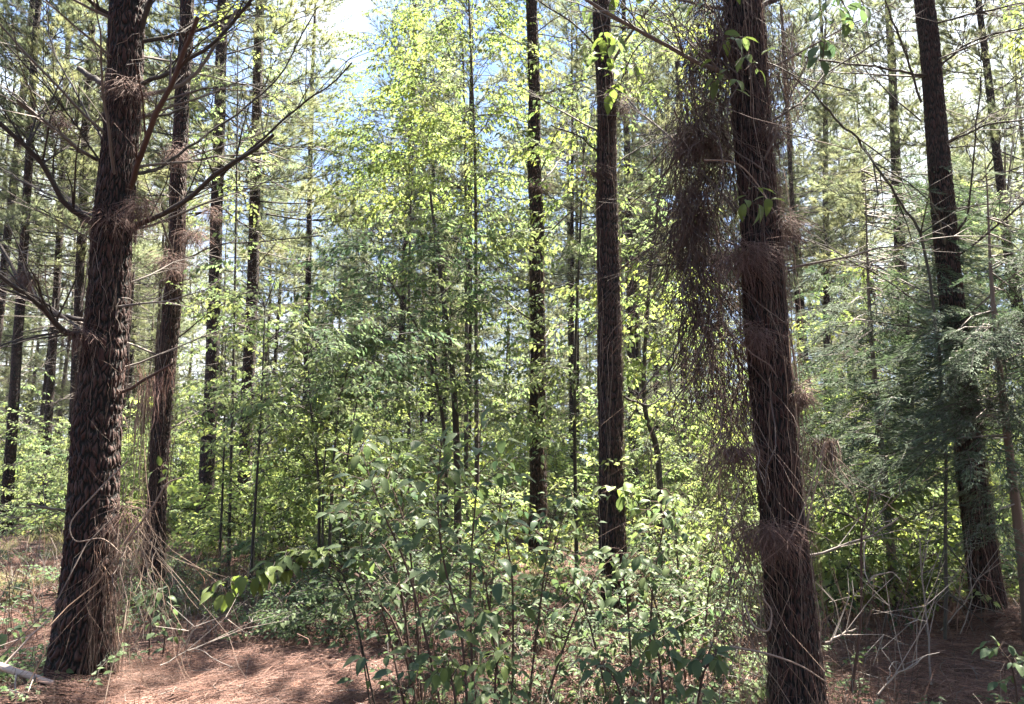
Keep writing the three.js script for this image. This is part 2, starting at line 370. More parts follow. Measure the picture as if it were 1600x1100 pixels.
// a limb traced through points of the photograph: [px, py, depth], thick at the start, with twigs of its own
function limb(parent, list, r0, r1, seed, col = C.wood, twigs = 6, name = 'branch') {
  const r = rng(seed), key = list.map((q) => at(...q)), curve = new THREE.CatmullRomCurve3(key), n = Math.max(8, Math.round(curve.getLength() / 0.12)), pts = curve.getPoints(n);
  r0 *= 0.7; r1 *= 0.85; const off = V(0, 0, 0); pts.forEach((p, k) => { if (k) { off.multiplyScalar(0.8).add(V(r() - 0.5, r() - 0.5, r() - 0.5).multiplyScalar(0.024)); p.add(off); } });
  const m = new Maker(parent.position); m.tube(pts, pts.map((_, k) => lerp(r0, r1, Math.pow(k / n, 0.8)) * (0.93 + 0.14 * r())), 8, tint(col, r, 0.15));
  const b = m.build(name, M.twig, parent);
  if (twigs) {
    const w = new Maker(parent.position);
    for (let k = 0; k < twigs * 2; k++) {
      const i = 2 + Math.floor(r() * (n - 3)), a = pts[i], T = pts[i + 1].clone().sub(a).normalize(), d = T.multiplyScalar(0.8).add(V((r() - 0.5) * 1.5, (r() - 0.3) * 1.4, (r() - 0.5) * 1.5)).normalize(), L = 0.25 + 0.6 * r();
      const e = a.clone().addScaledVector(d, L).add(V(0, -0.1 * L, 0)), h = a.clone().lerp(e, 0.5).add(V((r() - 0.5) * 0.1, 0.04, (r() - 0.5) * 0.1));
      w.strand([a, h, e], Math.max(0.0035, r1 * 0.6), tint(col, r, 0.2), 0.35);
      for (let j = 0; j < 2; j++) if (r() < 0.7) w.strand([h, h.clone().add(V((r() - 0.5) * 0.5, (r() - 0.4) * 0.4, (r() - 0.5) * 0.5))], 0.003, tint(col, r, 0.2), 0.4);
    }
    w.build('twig', M.twig, b, 'stuff'); b.children[0].position.set(0, 0, 0);
  }
  return b;
}
const trees = {};
function pine(key, list, d, height, o) {
  const pts = trunkLine(list.map(([a, b, w]) => [a, b, w * (o.near ? 0.88 : 0.95)]), d, height), base = V(pts[0].p.x, groundY(pts[0].p.x, -d), -d);
  const t = thing('pine_tree', base, o.label, 'tree', o.group); t.userData.label = o.label;
  trunkMesh(pts, t, o.near, o.seed);
  crown(t, pts, o.crown ?? height * 0.33, height, Math.round((o.boughs ?? 108) * 1.4), o.seed * 13 + 1, o.spread ?? 2.4);
  if (o.dead) deadLimbs(t, pts, o.deadFrom ?? 1.5, (o.crown ?? height * 0.5) + 2, o.dead, o.seed * 7 + 3, o.deadScale ?? 1);
  trees[key] = { thing: t, pts, d };
  return t;
}
const P1 = pine('left', [[126, 1075, 104], [133, 950, 92], [152, 700, 84], [172, 450, 70], [192, 200, 60], [203, 0, 60]], 5.5, 19, { near: 5.6, seed: 1, boughs: 44, crown: 9, label: 'thick rough barked pine nearest on the left with long bare branches' });
const P10 = pine('vined', [[1246, 1120, 96], [1238, 1000, 90], [1222, 800, 78], [1198, 500, 74], [1172, 200, 66], [1158, 0, 66]], 4.9, 19, { near: 5.1, seed: 2, boughs: 44, crown: 9, label: 'dark pine right of centre sheathed in hanging dead vines' });
const P9 = pine('middle', [[962, 960, 52], [958, 860, 49], [954, 700, 46], [949, 400, 40], [945, 150, 33], [940, 0, 31]], 8, 19, { near: 7.4, seed: 3, boughs: 44, crown: 10, dead: 9, deadFrom: 4.2, label: 'straight dark pine between the slim centre pine and the vine covered pine' });
const P8 = pine('slim', [[842, 830, 33], [840, 600, 28], [837, 300, 25], [831, 0, 20]], 12, 20, { near: 9.5, seed: 4, boughs: 44, crown: 11, dead: 12, deadFrom: 3, label: 'slim straight pine just right of the picture centre' });
const P11 = pine('right', [[1545, 975, 56], [1532, 850, 50], [1513, 700, 46], [1490, 500, 42], [1470, 300, 39], [1455, 100, 34], [1445, 0, 32]], 7.6, 19, { near: 7, seed: 5, boughs: 44, crown: 10, label: 'leaning pine at the right with cedar sprays across its trunk' });
pine('second', [[240, 905, 36], [256, 600, 33], [274, 400, 30], [281, 250, 27], [292, 0, 24]], 10, 19, { near: 8, seed: 6, boughs: 44, crown: 10, dead: 10, deadFrom: 2, label: 'pine just right of the thick left pine hung with brown needle clumps' });
pine('third', [[320, 790, 27], [330, 600, 24], [337, 400, 21], [348, 0, 18]], 15, 20, { seed: 7, dead: 18, deadScale: 1.2, label: 'dark pine trunk second to the right of the thick left pine' });
pine('fourth', [[385, 690, 22], [390, 560, 21], [396, 400, 19], [404, 60, 16]], 17, 21, { seed: 8, dead: 18, deadScale: 1.2, label: 'grey pine trunk third to the right of the thick left pine' });
pine('edge', [[8, 830, 20], [20, 650, 17], [38, 380, 14], [55, 60, 11]], 18, 20, { seed: 9, dead: 18, deadScale: 1.2, label: 'thin pine at the left edge of the wood' });
pine('left_thin', [[66, 790, 15], [78, 620, 13], [93, 380, 11], [104, 100, 9]], 22, 21, { seed: 10, dead: 18, deadScale: 1.2, label: 'thin pine between the left edge pine and the thick left pine' });
pine('left_behind', [[112, 740, 17], [122, 500, 15], [136, 150, 12]], 19, 21, { seed: 11, dead: 18, deadScale: 1.2, label: 'pine half hidden directly behind the thick left pine' });
pine('cedar_side', [[1424, 740, 21], [1414, 560, 20], [1404, 340, 18], [1394, 100, 13]], 21, 19, { seed: 12, dead: 10, label: 'pale grey pine trunk behind the cedar left of the leaning pine' });
pine('right_far', [[1292, 560, 11], [1291, 380, 10], [1289, 150, 8]], 28, 22, { seed: 13, dead: 18, deadScale: 1.2, label: 'far thin pine between the vine covered pine and the leaning pine' });
pine('right_back', [[1600, 560, 17], [1574, 380, 15], [1545, 130, 12]], 17, 20, { seed: 14, dead: 10, label: 'leaning thin pine at the right edge of the picture' });
pine('middle_back', [[988, 640, 15], [983, 380, 13], [978, 150, 10]], 21, 21, { seed: 15, dead: 10, label: 'grey pine trunk close behind the straight dark pine' });
pine('gap_left', [[478, 620, 11], [482, 420, 10], [487, 150, 8]], 28, 22, { seed: 16, dead: 18, deadScale: 1.2, label: 'far thin pine in the bright gap left of centre' });
pine('gap_right', [[1070, 700, 12], [1066, 450, 11], [1060, 150, 9]], 25, 22, { seed: 17, dead: 18, deadScale: 1.2, label: 'far pine seen behind the hanging vine curtain' });

// more pines farther back, alike
{
  const r = rng(2024), used = [];
  const spots = []; let guard = 0;
  while (spots.length < 46 && guard++ < 4000) {
    const d = 19 + 27 * Math.pow(r(), 0.8), px = -80 + 1760 * r(), x = (px - 800) / FOCAL * d * 1.01;
    if (px > 520 && px < 620 && d < 40) continue;
    if (d < 30 && Object.values(trees).some((t) => Math.abs(t.pts[2].p.x / t.d - x / d) < 0.028)) continue;
    if (used.some(([a, b]) => Math.hypot(a - x, b - d) < 2.6)) continue;
    used.push([x, d]); spots.push([x, d]);
  }
  spots.forEach(([x, d], k) => {
    const h = 19 + 8 * r(), lean = (r() - 0.5) * 0.9, rad = 0.09 + 0.07 * r(), g = groundY(x, -d) - 0.05;
    const pts = [{ p: V(x, g, -d), r: rad * 1.1 }, { p: V(x + lean * 0.3, h * 0.35, -d), r: rad * 0.85 }, { p: V(x + lean * 0.8, h * 0.75, -d + 0.1), r: rad * 0.5 }, { p: V(x + lean, h, -d), r: 0.02 }];
    const t = thing('pine_tree', V(x, g, -d), 'far slender pine standing deep in the wood behind the understory', 'tree', 'far slender pines deep in the wood');
    trunkMesh(pts, t, 0, k + 40); crown(t, pts, h * (0.26 + 0.14 * r()), h, 118, 900 + k * 3, 3); deadLimbs(t, pts, 1.5, h * 0.5, 12, 3000 + k, 1.1);
  });
}
// the wood beyond and around: one mass
{
  const wood = thing('far_wood', V(0, 0, 0), 'distant pine wood closing the view behind all the trees', 'wood', null, 'stuff');
  const r = rng(808), m = new Maker(), lists = [[], [], []], low = [[], []], place = [];
  for (let k = 0; k < 210; k++) { const d = 44 + 50 * r(), x = (r() - 0.5) * 1.75 * d; place.push([x, -d]); }
  for (let k = 0; k < 50; k++) { const a = -0.35 + (Math.PI + 0.7) * r(), d = 6 + 20 * r(); place.push([Math.cos(a) * d * 1.3, Math.sin(a) * d + 3]); }
  for (const [x, z] of place) {
    const h = 17 + 7 * r(), rad = 0.1 + 0.07 * r(), far = z < -40;
    const pts = []; for (let q = 0; q <= 4; q++) pts.push(V(x + (r() - 0.5) * 0.3, h * q / 4 - 0.2, z + (r() - 0.5) * 0.3));
    m.tube(pts, pts.map((_, q) => rad * (1.05 - q / 4.2)), 6, [0.09, 0.07, 0.06]);
    const n = far ? 76 : 110;
    for (let q = 0; q < n; q++) {
      const t = (q + r()) / n, y = h * lerp(far ? 0.2 : 0.4, 1, t), turn = r() * 6.283;
      lists[q % 3].push([V(x, y, z), turn, -0.25 + 0.75 * t + (r() - 0.5) * 0.3, (1 - 0.7 * t) * (0.8 + 0.6 * r()) * 1.35, 0.75 + 0.5 * r(), (r() - 0.5) * 0.8, (r() - 0.5) * 0.15]);
    }
  }
  m.build('trunks', M.twig, wood, 'stuff');
  lists.forEach((l, i) => copies('crowns', G.bough[i], M.needles, l, wood));
}

// ---------------------------------------------------------------- limbs of the near pines
{
  const t = trees.left.thing, d = 5.5;
  limb(t, [[205, 355, d], [270, 330, 5.2], [345, 272, 4.9], [425, 210, 4.6]], 0.033, 0.013, 11, C.wood, 5);
  limb(t, [[345, 275, 4.9], [450, 175, 4.7], [500, 140, 4.6], [550, 92, 4.5]], 0.012, 0.005, 12, C.wood, 4);
  limb(t, [[200, 300, d], [225, 230, 5.1], [262, 140, 4.8], [308, 22, 4.5]], 0.036, 0.018, 13, C.redWood, 3);
  limb(t, [[148, 350, d], [105, 318, 5.3], [55, 240, 5.1], [-5, 185, 4.9]], 0.036, 0.018, 14, C.wood, 5);
  limb(t, [[150, 350, d], [118, 322, 5.8], [108, 308, 6]], 0.03, 0.02, 15, C.wood, 0);
  limb(t, [[152, 250, d], [110, 222, 5.2], [70, 190, 5], [24, 155, 4.8]], 0.022, 0.012, 16, C.deadWood, 4);
  limb(t, [[175, 135, d], [150, 122, 5.6], [122, 106, 5.7]], 0.036, 0.026, 17, C.wood, 0);
  limb(t, [[215, 135, d], [260, 115, 5.3], [325, 75, 5.1], [405, -10, 4.9]], 0.026, 0.012, 18, C.wood, 5);
  limb(t, [[215, 150, d], [285, 132, 5.6], [340, 62, 5.6], [370, 10, 5.6]], 0.026, 0.012, 19, C.deadWood, 5);
  limb(t, [[215, 66, d], [270, 55, 5.6], [330, 38, 5.7], [395, 5, 5.8]], 0.024, 0.012, 20, C.wood, 4);
  limb(t, [[150, 520, d], [105, 520, 5.3], [60, 475, 5], [-10, 422, 4.8]], 0.032, 0.018, 21, C.wood, 5);
  limb(t, [[140, 500, d], [95, 490, 5.6], [45, 450, 5.8], [-5, 365, 6]], 0.026, 0.016, 22, C.wood, 4);
  limb(t, [[100, 515, 5.3], [72, 488, 5.1], [28, 440, 5]], 0.022, 0.012, 23, C.silver, 2);
  limb(t, [[205, 275, d], [255, 262, 5.7], [325, 212, 5.9], [430, 130, 6.2], [497, 15, 6.3]], 0.022, 0.006, 24, C.wood, 6);
  limb(t, [[180, 180, d], [240, 178, 5.8], [285, 172, 6]], 0.02, 0.012, 25, C.wood, 2);
  limb(t, [[165, 225, d], [105, 125, 5.8], [80, 60, 6], [70, 0, 6.1]], 0.014, 0.005, 26, C.wood, 6);
  limb(t, [[155, 250, d], [85, 145, 5.2], [10, 70, 5]], 0.012, 0.005, 27, C.wood, 7);
  limb(t, [[150, 340, d], [75, 305, 6], [0, 262, 6.4]], 0.014, 0.006, 28, C.wood, 8);
  limb(t, [[190, 612, d], [215, 600, 5.3], [268, 572, 5.1]], 0.02, 0.012, 29, C.redWood, 0);
  limb(t, [[215, 60, d], [235, 0, 5.4], [255, -40, 5.3]], 0.03, 0.02, 30, C.wood, 2);
  limb(t, [[175, 30, d], [140, 0, 5.4], [120, -25, 5.3]], 0.03, 0.02, 31, C.wood, 2);
  limb(t, [[122, 800, d], [80, 796, 5.3], [42, 786, 5.2]], 0.014, 0.008, 32, C.deadWood, 2);

  deadLimbs(t, trees.left.pts, 2.3, 5.3, 16, 5501, 0.75); deadLimbs(trees.vined.thing, trees.vined.pts, 2.6, 5.2, 8, 5502, 0.6); deadLimbs(trees.right.thing, trees.right.pts, 2.2, 6.5, 12, 5503, 0.9);
  const v = trees.vined.thing, e = 4.9;
  limb(v, [[1145, 120, e], [1080, 95, 4.7], [1000, 50, 4.5], [915, -5, 4.3]], 0.024, 0.013, 41, C.deadWood, 6);
  limb(v, [[1150, 330, e], [1080, 250, 5], [1020, 190, 5.2], [985, 155, 5.3]], 0.016, 0.008, 42, C.deadWood, 5);
  limb(v, [[1200, 190, e], [1240, 165, 5], [1300, 110, 5.2], [1390, 60, 5.4]], 0.016, 0.006, 43, C.wood, 6);
  limb(v, [[1160, 420, e], [1090, 412, 5], [1010, 415, 5.2]], 0.012, 0.006, 44, C.wood, 5);
  limb(v, [[1180, 20, e], [1225, -5, 5]], 0.03, 0.02, 45, C.wood, 0);

  const q = trees.right.thing, f = 7.6;
  limb(q, [[1455, 118, f], [1380, 105, 7.3], [1300, 95, 7], [1210, 78, 6.8]], 0.022, 0.01, 51, C.wood, 6);
  limb(q, [[1440, 160, f], [1410, 70, 7.4], [1380, 0, 7.2]], 0.02, 0.01, 52, C.wood, 4);
  limb(q, [[1465, 110, f], [1510, 70, 7.4], [1600, 45, 7.2], [1660, 30, 7.1]], 0.02, 0.01, 53, C.wood, 6);
  limb(q, [[1450, 40, f], [1530, 20, 7.4], [1600, 5, 7.2]], 0.018, 0.01, 54, C.wood, 5);
  limb(q, [[1480, 225, f], [1540, 195, 7.3], [1610, 182, 7.1]], 0.02, 0.01, 55, C.wood, 5);
  limb(q, [[1492, 372, f], [1512, 330, 7.4], [1522, 230, 7.2], [1530, 120, 7.1]], 0.018, 0.008, 56, C.wood, 5);
  limb(q, [[1495, 400, f], [1560, 350, 7.3], [1625, 290, 7]], 0.02, 0.01, 57, C.wood, 5);
  limb(q, [[1440, 190, f], [1370, 130, 7.7], [1330, 75, 7.9], [1300, 40, 8]], 0.012, 0.005, 58, C.wood, 7);
  limb(q, [[1465, 500, f], [1400, 445, 7.5], [1320, 400, 7.4], [1250, 365, 7.3]], 0.014, 0.006, 59, C.wood, 7);
  limb(q, [[1480, 520, f], [1420, 510, 7.4], [1330, 500, 7.3]], 0.012, 0.006, 60, C.wood, 6);

  const m = trees.middle.thing, h = 8;
  limb(m, [[945, 90, h], [900, 40, 7.8], [850, 10, 7.7], [820, -10, 7.6]], 0.016, 0.008, 61, C.wood, 6);
  limb(m, [[940, 240, h], [900, 210, 7.7], [860, 195, 7.6]], 0.014, 0.008, 62, C.wood, 5);
  limb(m, [[955, 430, h], [1000, 400, 7.8], [1040, 375, 7.7]], 0.014, 0.007, 63, C.wood, 4);
  limb(m, [[960, 165, h], [985, 90, 7.8], [1040, 30, 7.7], [1080, -10, 7.6]], 0.012, 0.006, 64, C.wood, 7);
  limb(m, [[970, 250, h], [1010, 225, 8.2], [1060, 210, 8.4]], 0.012, 0.006, 65, C.wood, 6);
  limb(m, [[975, 620, h], [1015, 630, 8.3], [1045, 610, 8.6]], 0.02, 0.01, 66, C.wood, 2);
  const s = trees.slim.thing;
  limb(s, [[835, 195, 12], [770, 178, 11.8], [715, 190, 11.6]], 0.016, 0.007, 67, C.wood, 4);
  limb(s, [[838, 285, 12], [868, 210, 11.8], [880, 195, 11.7]], 0.016, 0.01, 68, C.wood, 2);
  limb(s, [[830, 285, 12], [812, 225, 11.9], [800, 150, 11.8]], 0.014, 0.006, 69, C.wood, 3);
  limb(s, [[832, 50, 12], [905, 70, 11.8], [960, 95, 11.6]], 0.014, 0.006, 70, C.wood, 4);
  const z = trees.second.thing;
  limb(z, [[285, 405, 10], [340, 385, 9.7], [420, 375, 9.5], [505, 366, 9.3]], 0.018, 0.008, 71, C.wood, 5);
  limb(z, [[275, 530, 10], [340, 480, 9.8], [400, 450, 9.6]], 0.014, 0.006, 72, C.wood, 5);
  limb(z, [[290, 250, 10], [360, 225, 9.8], [420, 205, 9.6]], 0.018, 0.008, 73, C.silver, 5);
  // a bare stem leaning over to the cedar
  const a = at(1405, 310, 6.4), lean = thing('bent_sapling', V(a.x, 0, a.z), 'bare bent stem arching left from the cedar towards the vine covered pine', 'sapling');
  limb(lean, [[1230, 112, 5.9], [1290, 168, 6], [1345, 225, 6.2], [1402, 305, 6.4], [1432, 360, 6.5], [1462, 520, 6.6], [1475, 760, 6.7], [1478, 1000, 6.7]], 0.010, 0.017, 74, [0.04, 0.036, 0.028], 9, 'stem');
}

// ---------------------------------------------------------------- dead vines and caught needles
function sheath(name, tree, y0, y1, n, seed, label, o = {}) {
  const r = rng(seed), c0 = alongTrunk(tree.pts, y0).p, m = new Maker(V(c0.x, y0, c0.z));
  for (let k = 0; k < n; k++) {
    const top = lerp(y0, y1, Math.pow(r(), o.power ?? 0.8)), L = (o.len ?? 0.9) * (0.35 + 1.2 * r()), an0 = (o.side ?? 1.57) + (Math.round((r() - 0.5) * 11) / 11 + (r() + r() - 1) * 0.09) * (o.fan ?? 3.6), steps = 9, pts = [];
    let an = an0, y = top, off = 0.006 + (o.off ?? 0.05) * r() * r(), drift = (r() - 0.5) * (r() < 0.3 ? 2.6 : 0.5);
    for (let q = 0; q <= steps; q++) {
      const c = alongTrunk(tree.pts, y); an += drift / steps + (r() - 0.5) * (o.twist ?? 0.2); off = Math.max(0.004, off + (r() - 0.45) * 0.014 * (o.loose ?? 1));
      pts.push(V(c.p.x + Math.cos(an) * (c.r + off), y, c.p.z + Math.sin(an) * (c.r + off))); y = Math.max(groundY(c.p.x, c.p.z) + 0.01, y - L / steps * (0.75 + 0.5 * r()));
    }
    const pale = r(); m.strand(pts, (pale < 0.05 ? 0.0045 : 0.0016) * (0.6 + 1.0 * r() * r()), tint(pale < 0.16 ? C.vinePale : pale < 0.7 ? C.vine : C.strawDark, r, 0.35), 0.6);
  }
  const g = m.build(numbered(name), M.vine, scene, 'stuff'); g.position.copy(m.o); tag(g, label, 'vines'); return g;
}
// strands that hang from a line of points
function curtain(name, line, n, len, seed, label, o = {}) {
  const r = rng(seed), key = line.map((q) => at(...q)), m = new Maker(key[0].clone()), curve = new THREE.CatmullRomCurve3(key), w = o.wide ?? 0.08;
  for (let k = 0; k < n; k++) {
    const bunch = Math.floor(r() * 46) / 46, p = curve.getPoint(o.ragged && r() < 0.75 ? Math.min(1, bunch + 0.03 * hash(k, seed)) : r()); if (o.ragged) { p.x += (hash(bunch * 460, seed, 1) - 0.5) * w; p.z += (hash(bunch * 460, seed, 2) - 0.5) * w; } const ww = o.ragged ? w * 0.45 : w; p.x += (r() - 0.5) * ww; p.z += (r() - 0.5) * ww * 1.6; p.y += (r() - 0.5) * w; const L = len * (o.ragged ? 0.15 + 1.5 * Math.pow(r(), 2.2) : 0.25 + 0.95 * r() * (0.5 + 0.5 * r())), pts = [], steps = 8; let vx = (r() - 0.5) * 0.25, vz = (r() - 0.5) * 0.25;
    for (let q = 0; q <= steps; q++) { pts.push(p.clone()); vx += (r() - 0.5) * (o.wild ?? 0.3) * 2; vz += (r() - 0.5) * (o.wild ?? 0.3) * 2; p.add(V(vx * L / steps, -L / steps, vz * L / steps)); const gy = groundY(p.x, p.z) + 0.01; if (p.y < gy) p.y = gy + r() * 0.05; vx *= 0.85; vz *= 0.85; }
    const t = r(); m.strand(pts, (o.thick ?? 1) * (t < 0.08 ? 0.0045 : 0.0018) * (0.7 + 0.6 * r()), tint(o.col ?? (t < 0.35 ? C.vinePale : C.vine), r, 0.35), 0.6);
  }
  const g = m.build(numbered(name), M.vine, scene, 'stuff'); g.position.copy(m.o); tag(g, label, o.cat ?? 'vines'); return g;
}
// a bunch of fallen needles caught on a branch
function clump(px, py, d, w, h, n, seed, label, col = [0.12, 0.068, 0.053]) {
  const r = rng(seed), c = at(px, py, d), rx = metres(w, py, d) / 2, ry = metres(h, py, d) / 2, m = new Maker(c.clone());
  for (let k = 0; k < n; k++) {
    const g3 = () => (r() + r() + r()) / 1.5 - 1, p = V(g3() * rx * 1.1, g3() * ry * 0.9, g3() * rx).add(c), d2 = p.clone().sub(c).divideScalar(rx).add(V((r() - 0.5) * 2, -0.35 - 0.8 * r(), (r() - 0.5) * 2)).normalize(), L = Math.min(0.2, ry * 1.1 + 0.04) * (0.6 + 0.6 * r());
    m.strand([p, p.clone().addScaledVector(d2, L * 0.5), p.clone().addScaledVector(d2, L).add(V(0, -L * 0.15, 0))], 0.0012 + 0.00012 * d, tint(r() < 0.3 ? C.strawDark : col, r, 0.35), 0.5);
  }
  const g = m.build(numbered('needle_clump'), M.vine, scene, 'stuff'); g.position.copy(c); return tag(g, label, 'needles');
}
sheath('vine_sheath', trees.vined, 0.02, 5.2, 620, 501, 'dead brown vines wrapping the whole trunk of the vine covered pine', { len: 0.8, off: 0.09, fan: 4.4, twist: 0.15, loose: 2 });
sheath('vine_sheath', trees.left, 0.05, 1.3, 170, 502, 'pale dead vines hanging down the lower right side of the thick left pine', { side: 0.25, fan: 1.5, len: 0.8, off: 0.12, loose: 1.6 });
sheath('vine_sheath', trees.left, 1.6, 5, 300, 503, 'thin brown needle strands caught along the upper bark of the thick left pine', { len: 0.4, off: 0.03, fan: 4 });
sheath('vine_sheath', trees.middle, 0.1, 6, 260, 504, 'brown strands hanging down the bark of the straight dark pine', { len: 1, off: 0.04 });
sheath('vine_sheath', trees.second, 0.3, 5.5, 420, 505, 'brown vine tangle around the pine behind the thick left pine', { len: 0.9, off: 0.06 });
sheath('vine_sheath', trees.right, 0.1, 2.6, 300, 506, 'thin dead strands on the lower trunk of the leaning right pine', { len: 0.6, off: 0.04 });
sheath('vine_sheath', trees.slim, 0.1, 6, 200, 507, 'thin brown strands on the bark of the slim centre pine', { len: 0.8, off: 0.03 });
curtain('vine_curtain', [[1130, -60, 4.95], [1108, 60, 5], [1096, 170, 5], [1090, 280, 5.05], [1096, 380, 5.05], [1110, 500, 5], [1135, 620, 4.95]], 2000, 0.66, 511, 'tangled brown strand curtain along the upper left side of the vine covered pine', { wide: 0.34, wild: 0.6, ragged: true, col: C.vine, thick: 1.35 });
curtain('vine_curtain', [[1150, 600, 4.85], [1140, 720, 4.8], [1145, 850, 4.75], [1165, 980, 4.7]], 480, 0.55, 514, 'tan tangled strands fanning down to the ground left of the vine covered pine', { wide: 0.24, wild: 0.6, ragged: true });
curtain('vine_curtain', [[1215, 130, 4.95], [1230, 80, 5], [1225, 10, 5]], 120, 0.6, 516, 'strands hanging on the right side of the vine covered pine near the picture top', { wide: 0.1 });
curtain('vine_curtain', [[1262, 690, 4.9], [1290, 688, 4.85], [1300, 690, 4.85]], 150, 0.32, 517, 'short brown bunch of strands hanging right of the vine covered pine', { wide: 0.05 });
curtain('vine_curtain', [[190, 800, 5.3], [215, 820, 5.2], [222, 860, 5.15]], 110, 0.8, 518, 'sunlit pale strands trailing from the foot of the thick left pine to the ground', { wide: 0.2, wild: 0.7, ragged: true, col: [0.15, 0.105, 0.08] });
curtain('vine_curtain', [[205, 560, 5.4], [240, 590, 5.2], [268, 578, 5.1]], 60, 0.38, 519, 'reddish dead needles hanging from the short broken limb of the thick left pine', { wide: 0.06, col: C.straw });
curtain('vine_curtain', [[215, 640, 5.35], [226, 620, 5.3], [232, 600, 5.3]], 40, 1.0, 520, 'long thin vine stems hanging beside the right of the thick left pine', { wide: 0.08, wild: 0.1 });
clump(172, 345, 5.42, 90, 46, 420, 531, 'brown needle clump lodged in the middle branch whorl of the thick left pine');
clump(222, 320, 5.3, 40, 50, 200, 532, 'reddish needle bunch right of the middle whorl of the thick left pine');
clump(195, 138, 5.4, 80, 40, 360, 533, 'brown needle clump in the upper branch whorl of the thick left pine');
clump(275, 240, 9.7, 60, 46, 280, 534, 'topmost brown needle clump on the pine behind the thick left pine');
clump(304, 366, 9.6, 42, 40, 240, 535, 'small round needle clump right of the pine behind the thick left pine');
clump(330, 330, 11, 30, 34, 160, 536, 'small needle clump beside the second dark trunk right of the left pine');
clump(262, 410, 9.7, 70, 60, 360, 537, 'wide needle clump at mid height on the pine behind the thick left pine');
clump(42, 432, 5, 44, 34, 180, 538, 'needle clump caught on the left reaching branches at the picture edge');
clump(90, 185, 6.4, 46, 40, 170, 539, 'dark needle clump in the twigs left of the top of the thick left pine', C.strawDark);
clump(970, 160, 7.9, 40, 56, 300, 540, 'dark needle clump on the right of the straight dark pine', C.strawDark);
clump(925, 265, 7.9, 40, 30, 200, 541, 'needle clump on the left branch of the straight dark pine', C.strawDark);
clump(845, 290, 11.8, 44, 22, 200, 542, 'needle clump at the branch whorl of the slim centre pine', C.strawDark);
clump(1205, 200, 4.8, 50, 60, 260, 543, 'dark needle clump on the right side of the vine covered pine', C.strawDark);
clump(1252, 615, 4.85, 26, 44, 180, 544, 'reddish needle tuft sticking out right of the vine covered pine');
clump(1150, 705, 4.7, 70, 40, 300, 545, 'brown needle clump across the left of the vine covered pine trunk');
clump(1118, 70, 4.9, 70, 60, 420, 546, 'dark needle tangle at the very top left of the vine covered pine', C.strawDark);
clump(1092, 215, 4.95, 60, 70, 420, 547, 'dark needle tangle in the strand curtain left of the upper vine covered pine', C.strawDark);
clump(1084, 335, 5, 44, 90, 380, 548, 'long dark needle tangle low in the strand curtain left of the vine covered pine', C.strawDark);
clump(1168, 395, 4.72, 90, 70, 420, 549, 'brown needle mat across the front of the vine covered pine at mid height');
clump(1225, 350, 4.85, 50, 70, 300, 550, 'dark needle clump on the right edge of the vine covered pine at mid height', C.strawDark);
clump(1200, 830, 4.65, 100, 60, 420, 551, 'brown needle mat on the front of the lower vine covered pine');
clump(1175, 520, 4.72, 60, 60, 300, 552, 'needle mat on the left front of the vine covered pine below its middle');
clump(128, 520, 5.35, 60, 40, 200, 553, 'brown needle clump at the lowest branch whorl of the thick left pine');
clump(196, 800, 5.2, 26, 60, 110, 554, 'reddish needle bunch on the right of the lower trunk of the thick left pine');
// single thick vines
function vine(list, r0, seed, label, col = C.vinePale) {
  const p = at(...list[0]), t = thing('vine_stem', p, label, 'vine'); const r = rng(seed), curve = new THREE.CatmullRomCurve3(list.map((q) => at(...q))), m = new Maker(p), pts = curve.getPoints(list.length * 8);
  m.tube(pts, pts.map((_, k) => r0 * (1 - 0.4 * k / pts.length)), 6, tint(col, r, 0.1)); m.build('stem', M.vine, t);
}
vine([[200, 720, 5.2], [150, 770, 5.15], [110, 820, 5.1], [118, 845, 5.08], [160, 842, 5.08], [195, 870, 5.1]], 0.006, 551, 'pale vine looping across the lower trunk of the thick left pine');
vine([[195, 850, 5.05], [240, 790, 5], [262, 755, 5], [290, 745, 5]], 0.007, 552, 'grey vine shoot rising right of the lower trunk of the thick left pine');
vine([[1250, 860, 4.7], [1290, 690, 4.62], [1235, 840, 4.6], [1190, 880, 4.6]], 0.005, 553, 'thin vine arching across the vine covered pine trunk at mid height');
vine([[1165, 945, 4.55], [1178, 978, 4.5], [1200, 985, 4.5], [1205, 955, 4.5], [1192, 935, 4.5]], 0.007, 554, 'pale hooked vine at the lower left of the vine covered pine');
vine([[1140, 1010, 4.5], [1200, 1022, 4.4], [1250, 1040, 4.4], [1290, 1065, 4.45]], 0.007, 555, 'curved pale vine crossing the foot of the vine covered pine');
vine([[1100, 250, 4.75], [1150, 255, 4.7], [1185, 290, 4.68], [1215, 340, 4.7]], 0.006, 556, 'pale vine crossing the upper trunk of the vine covered pine');

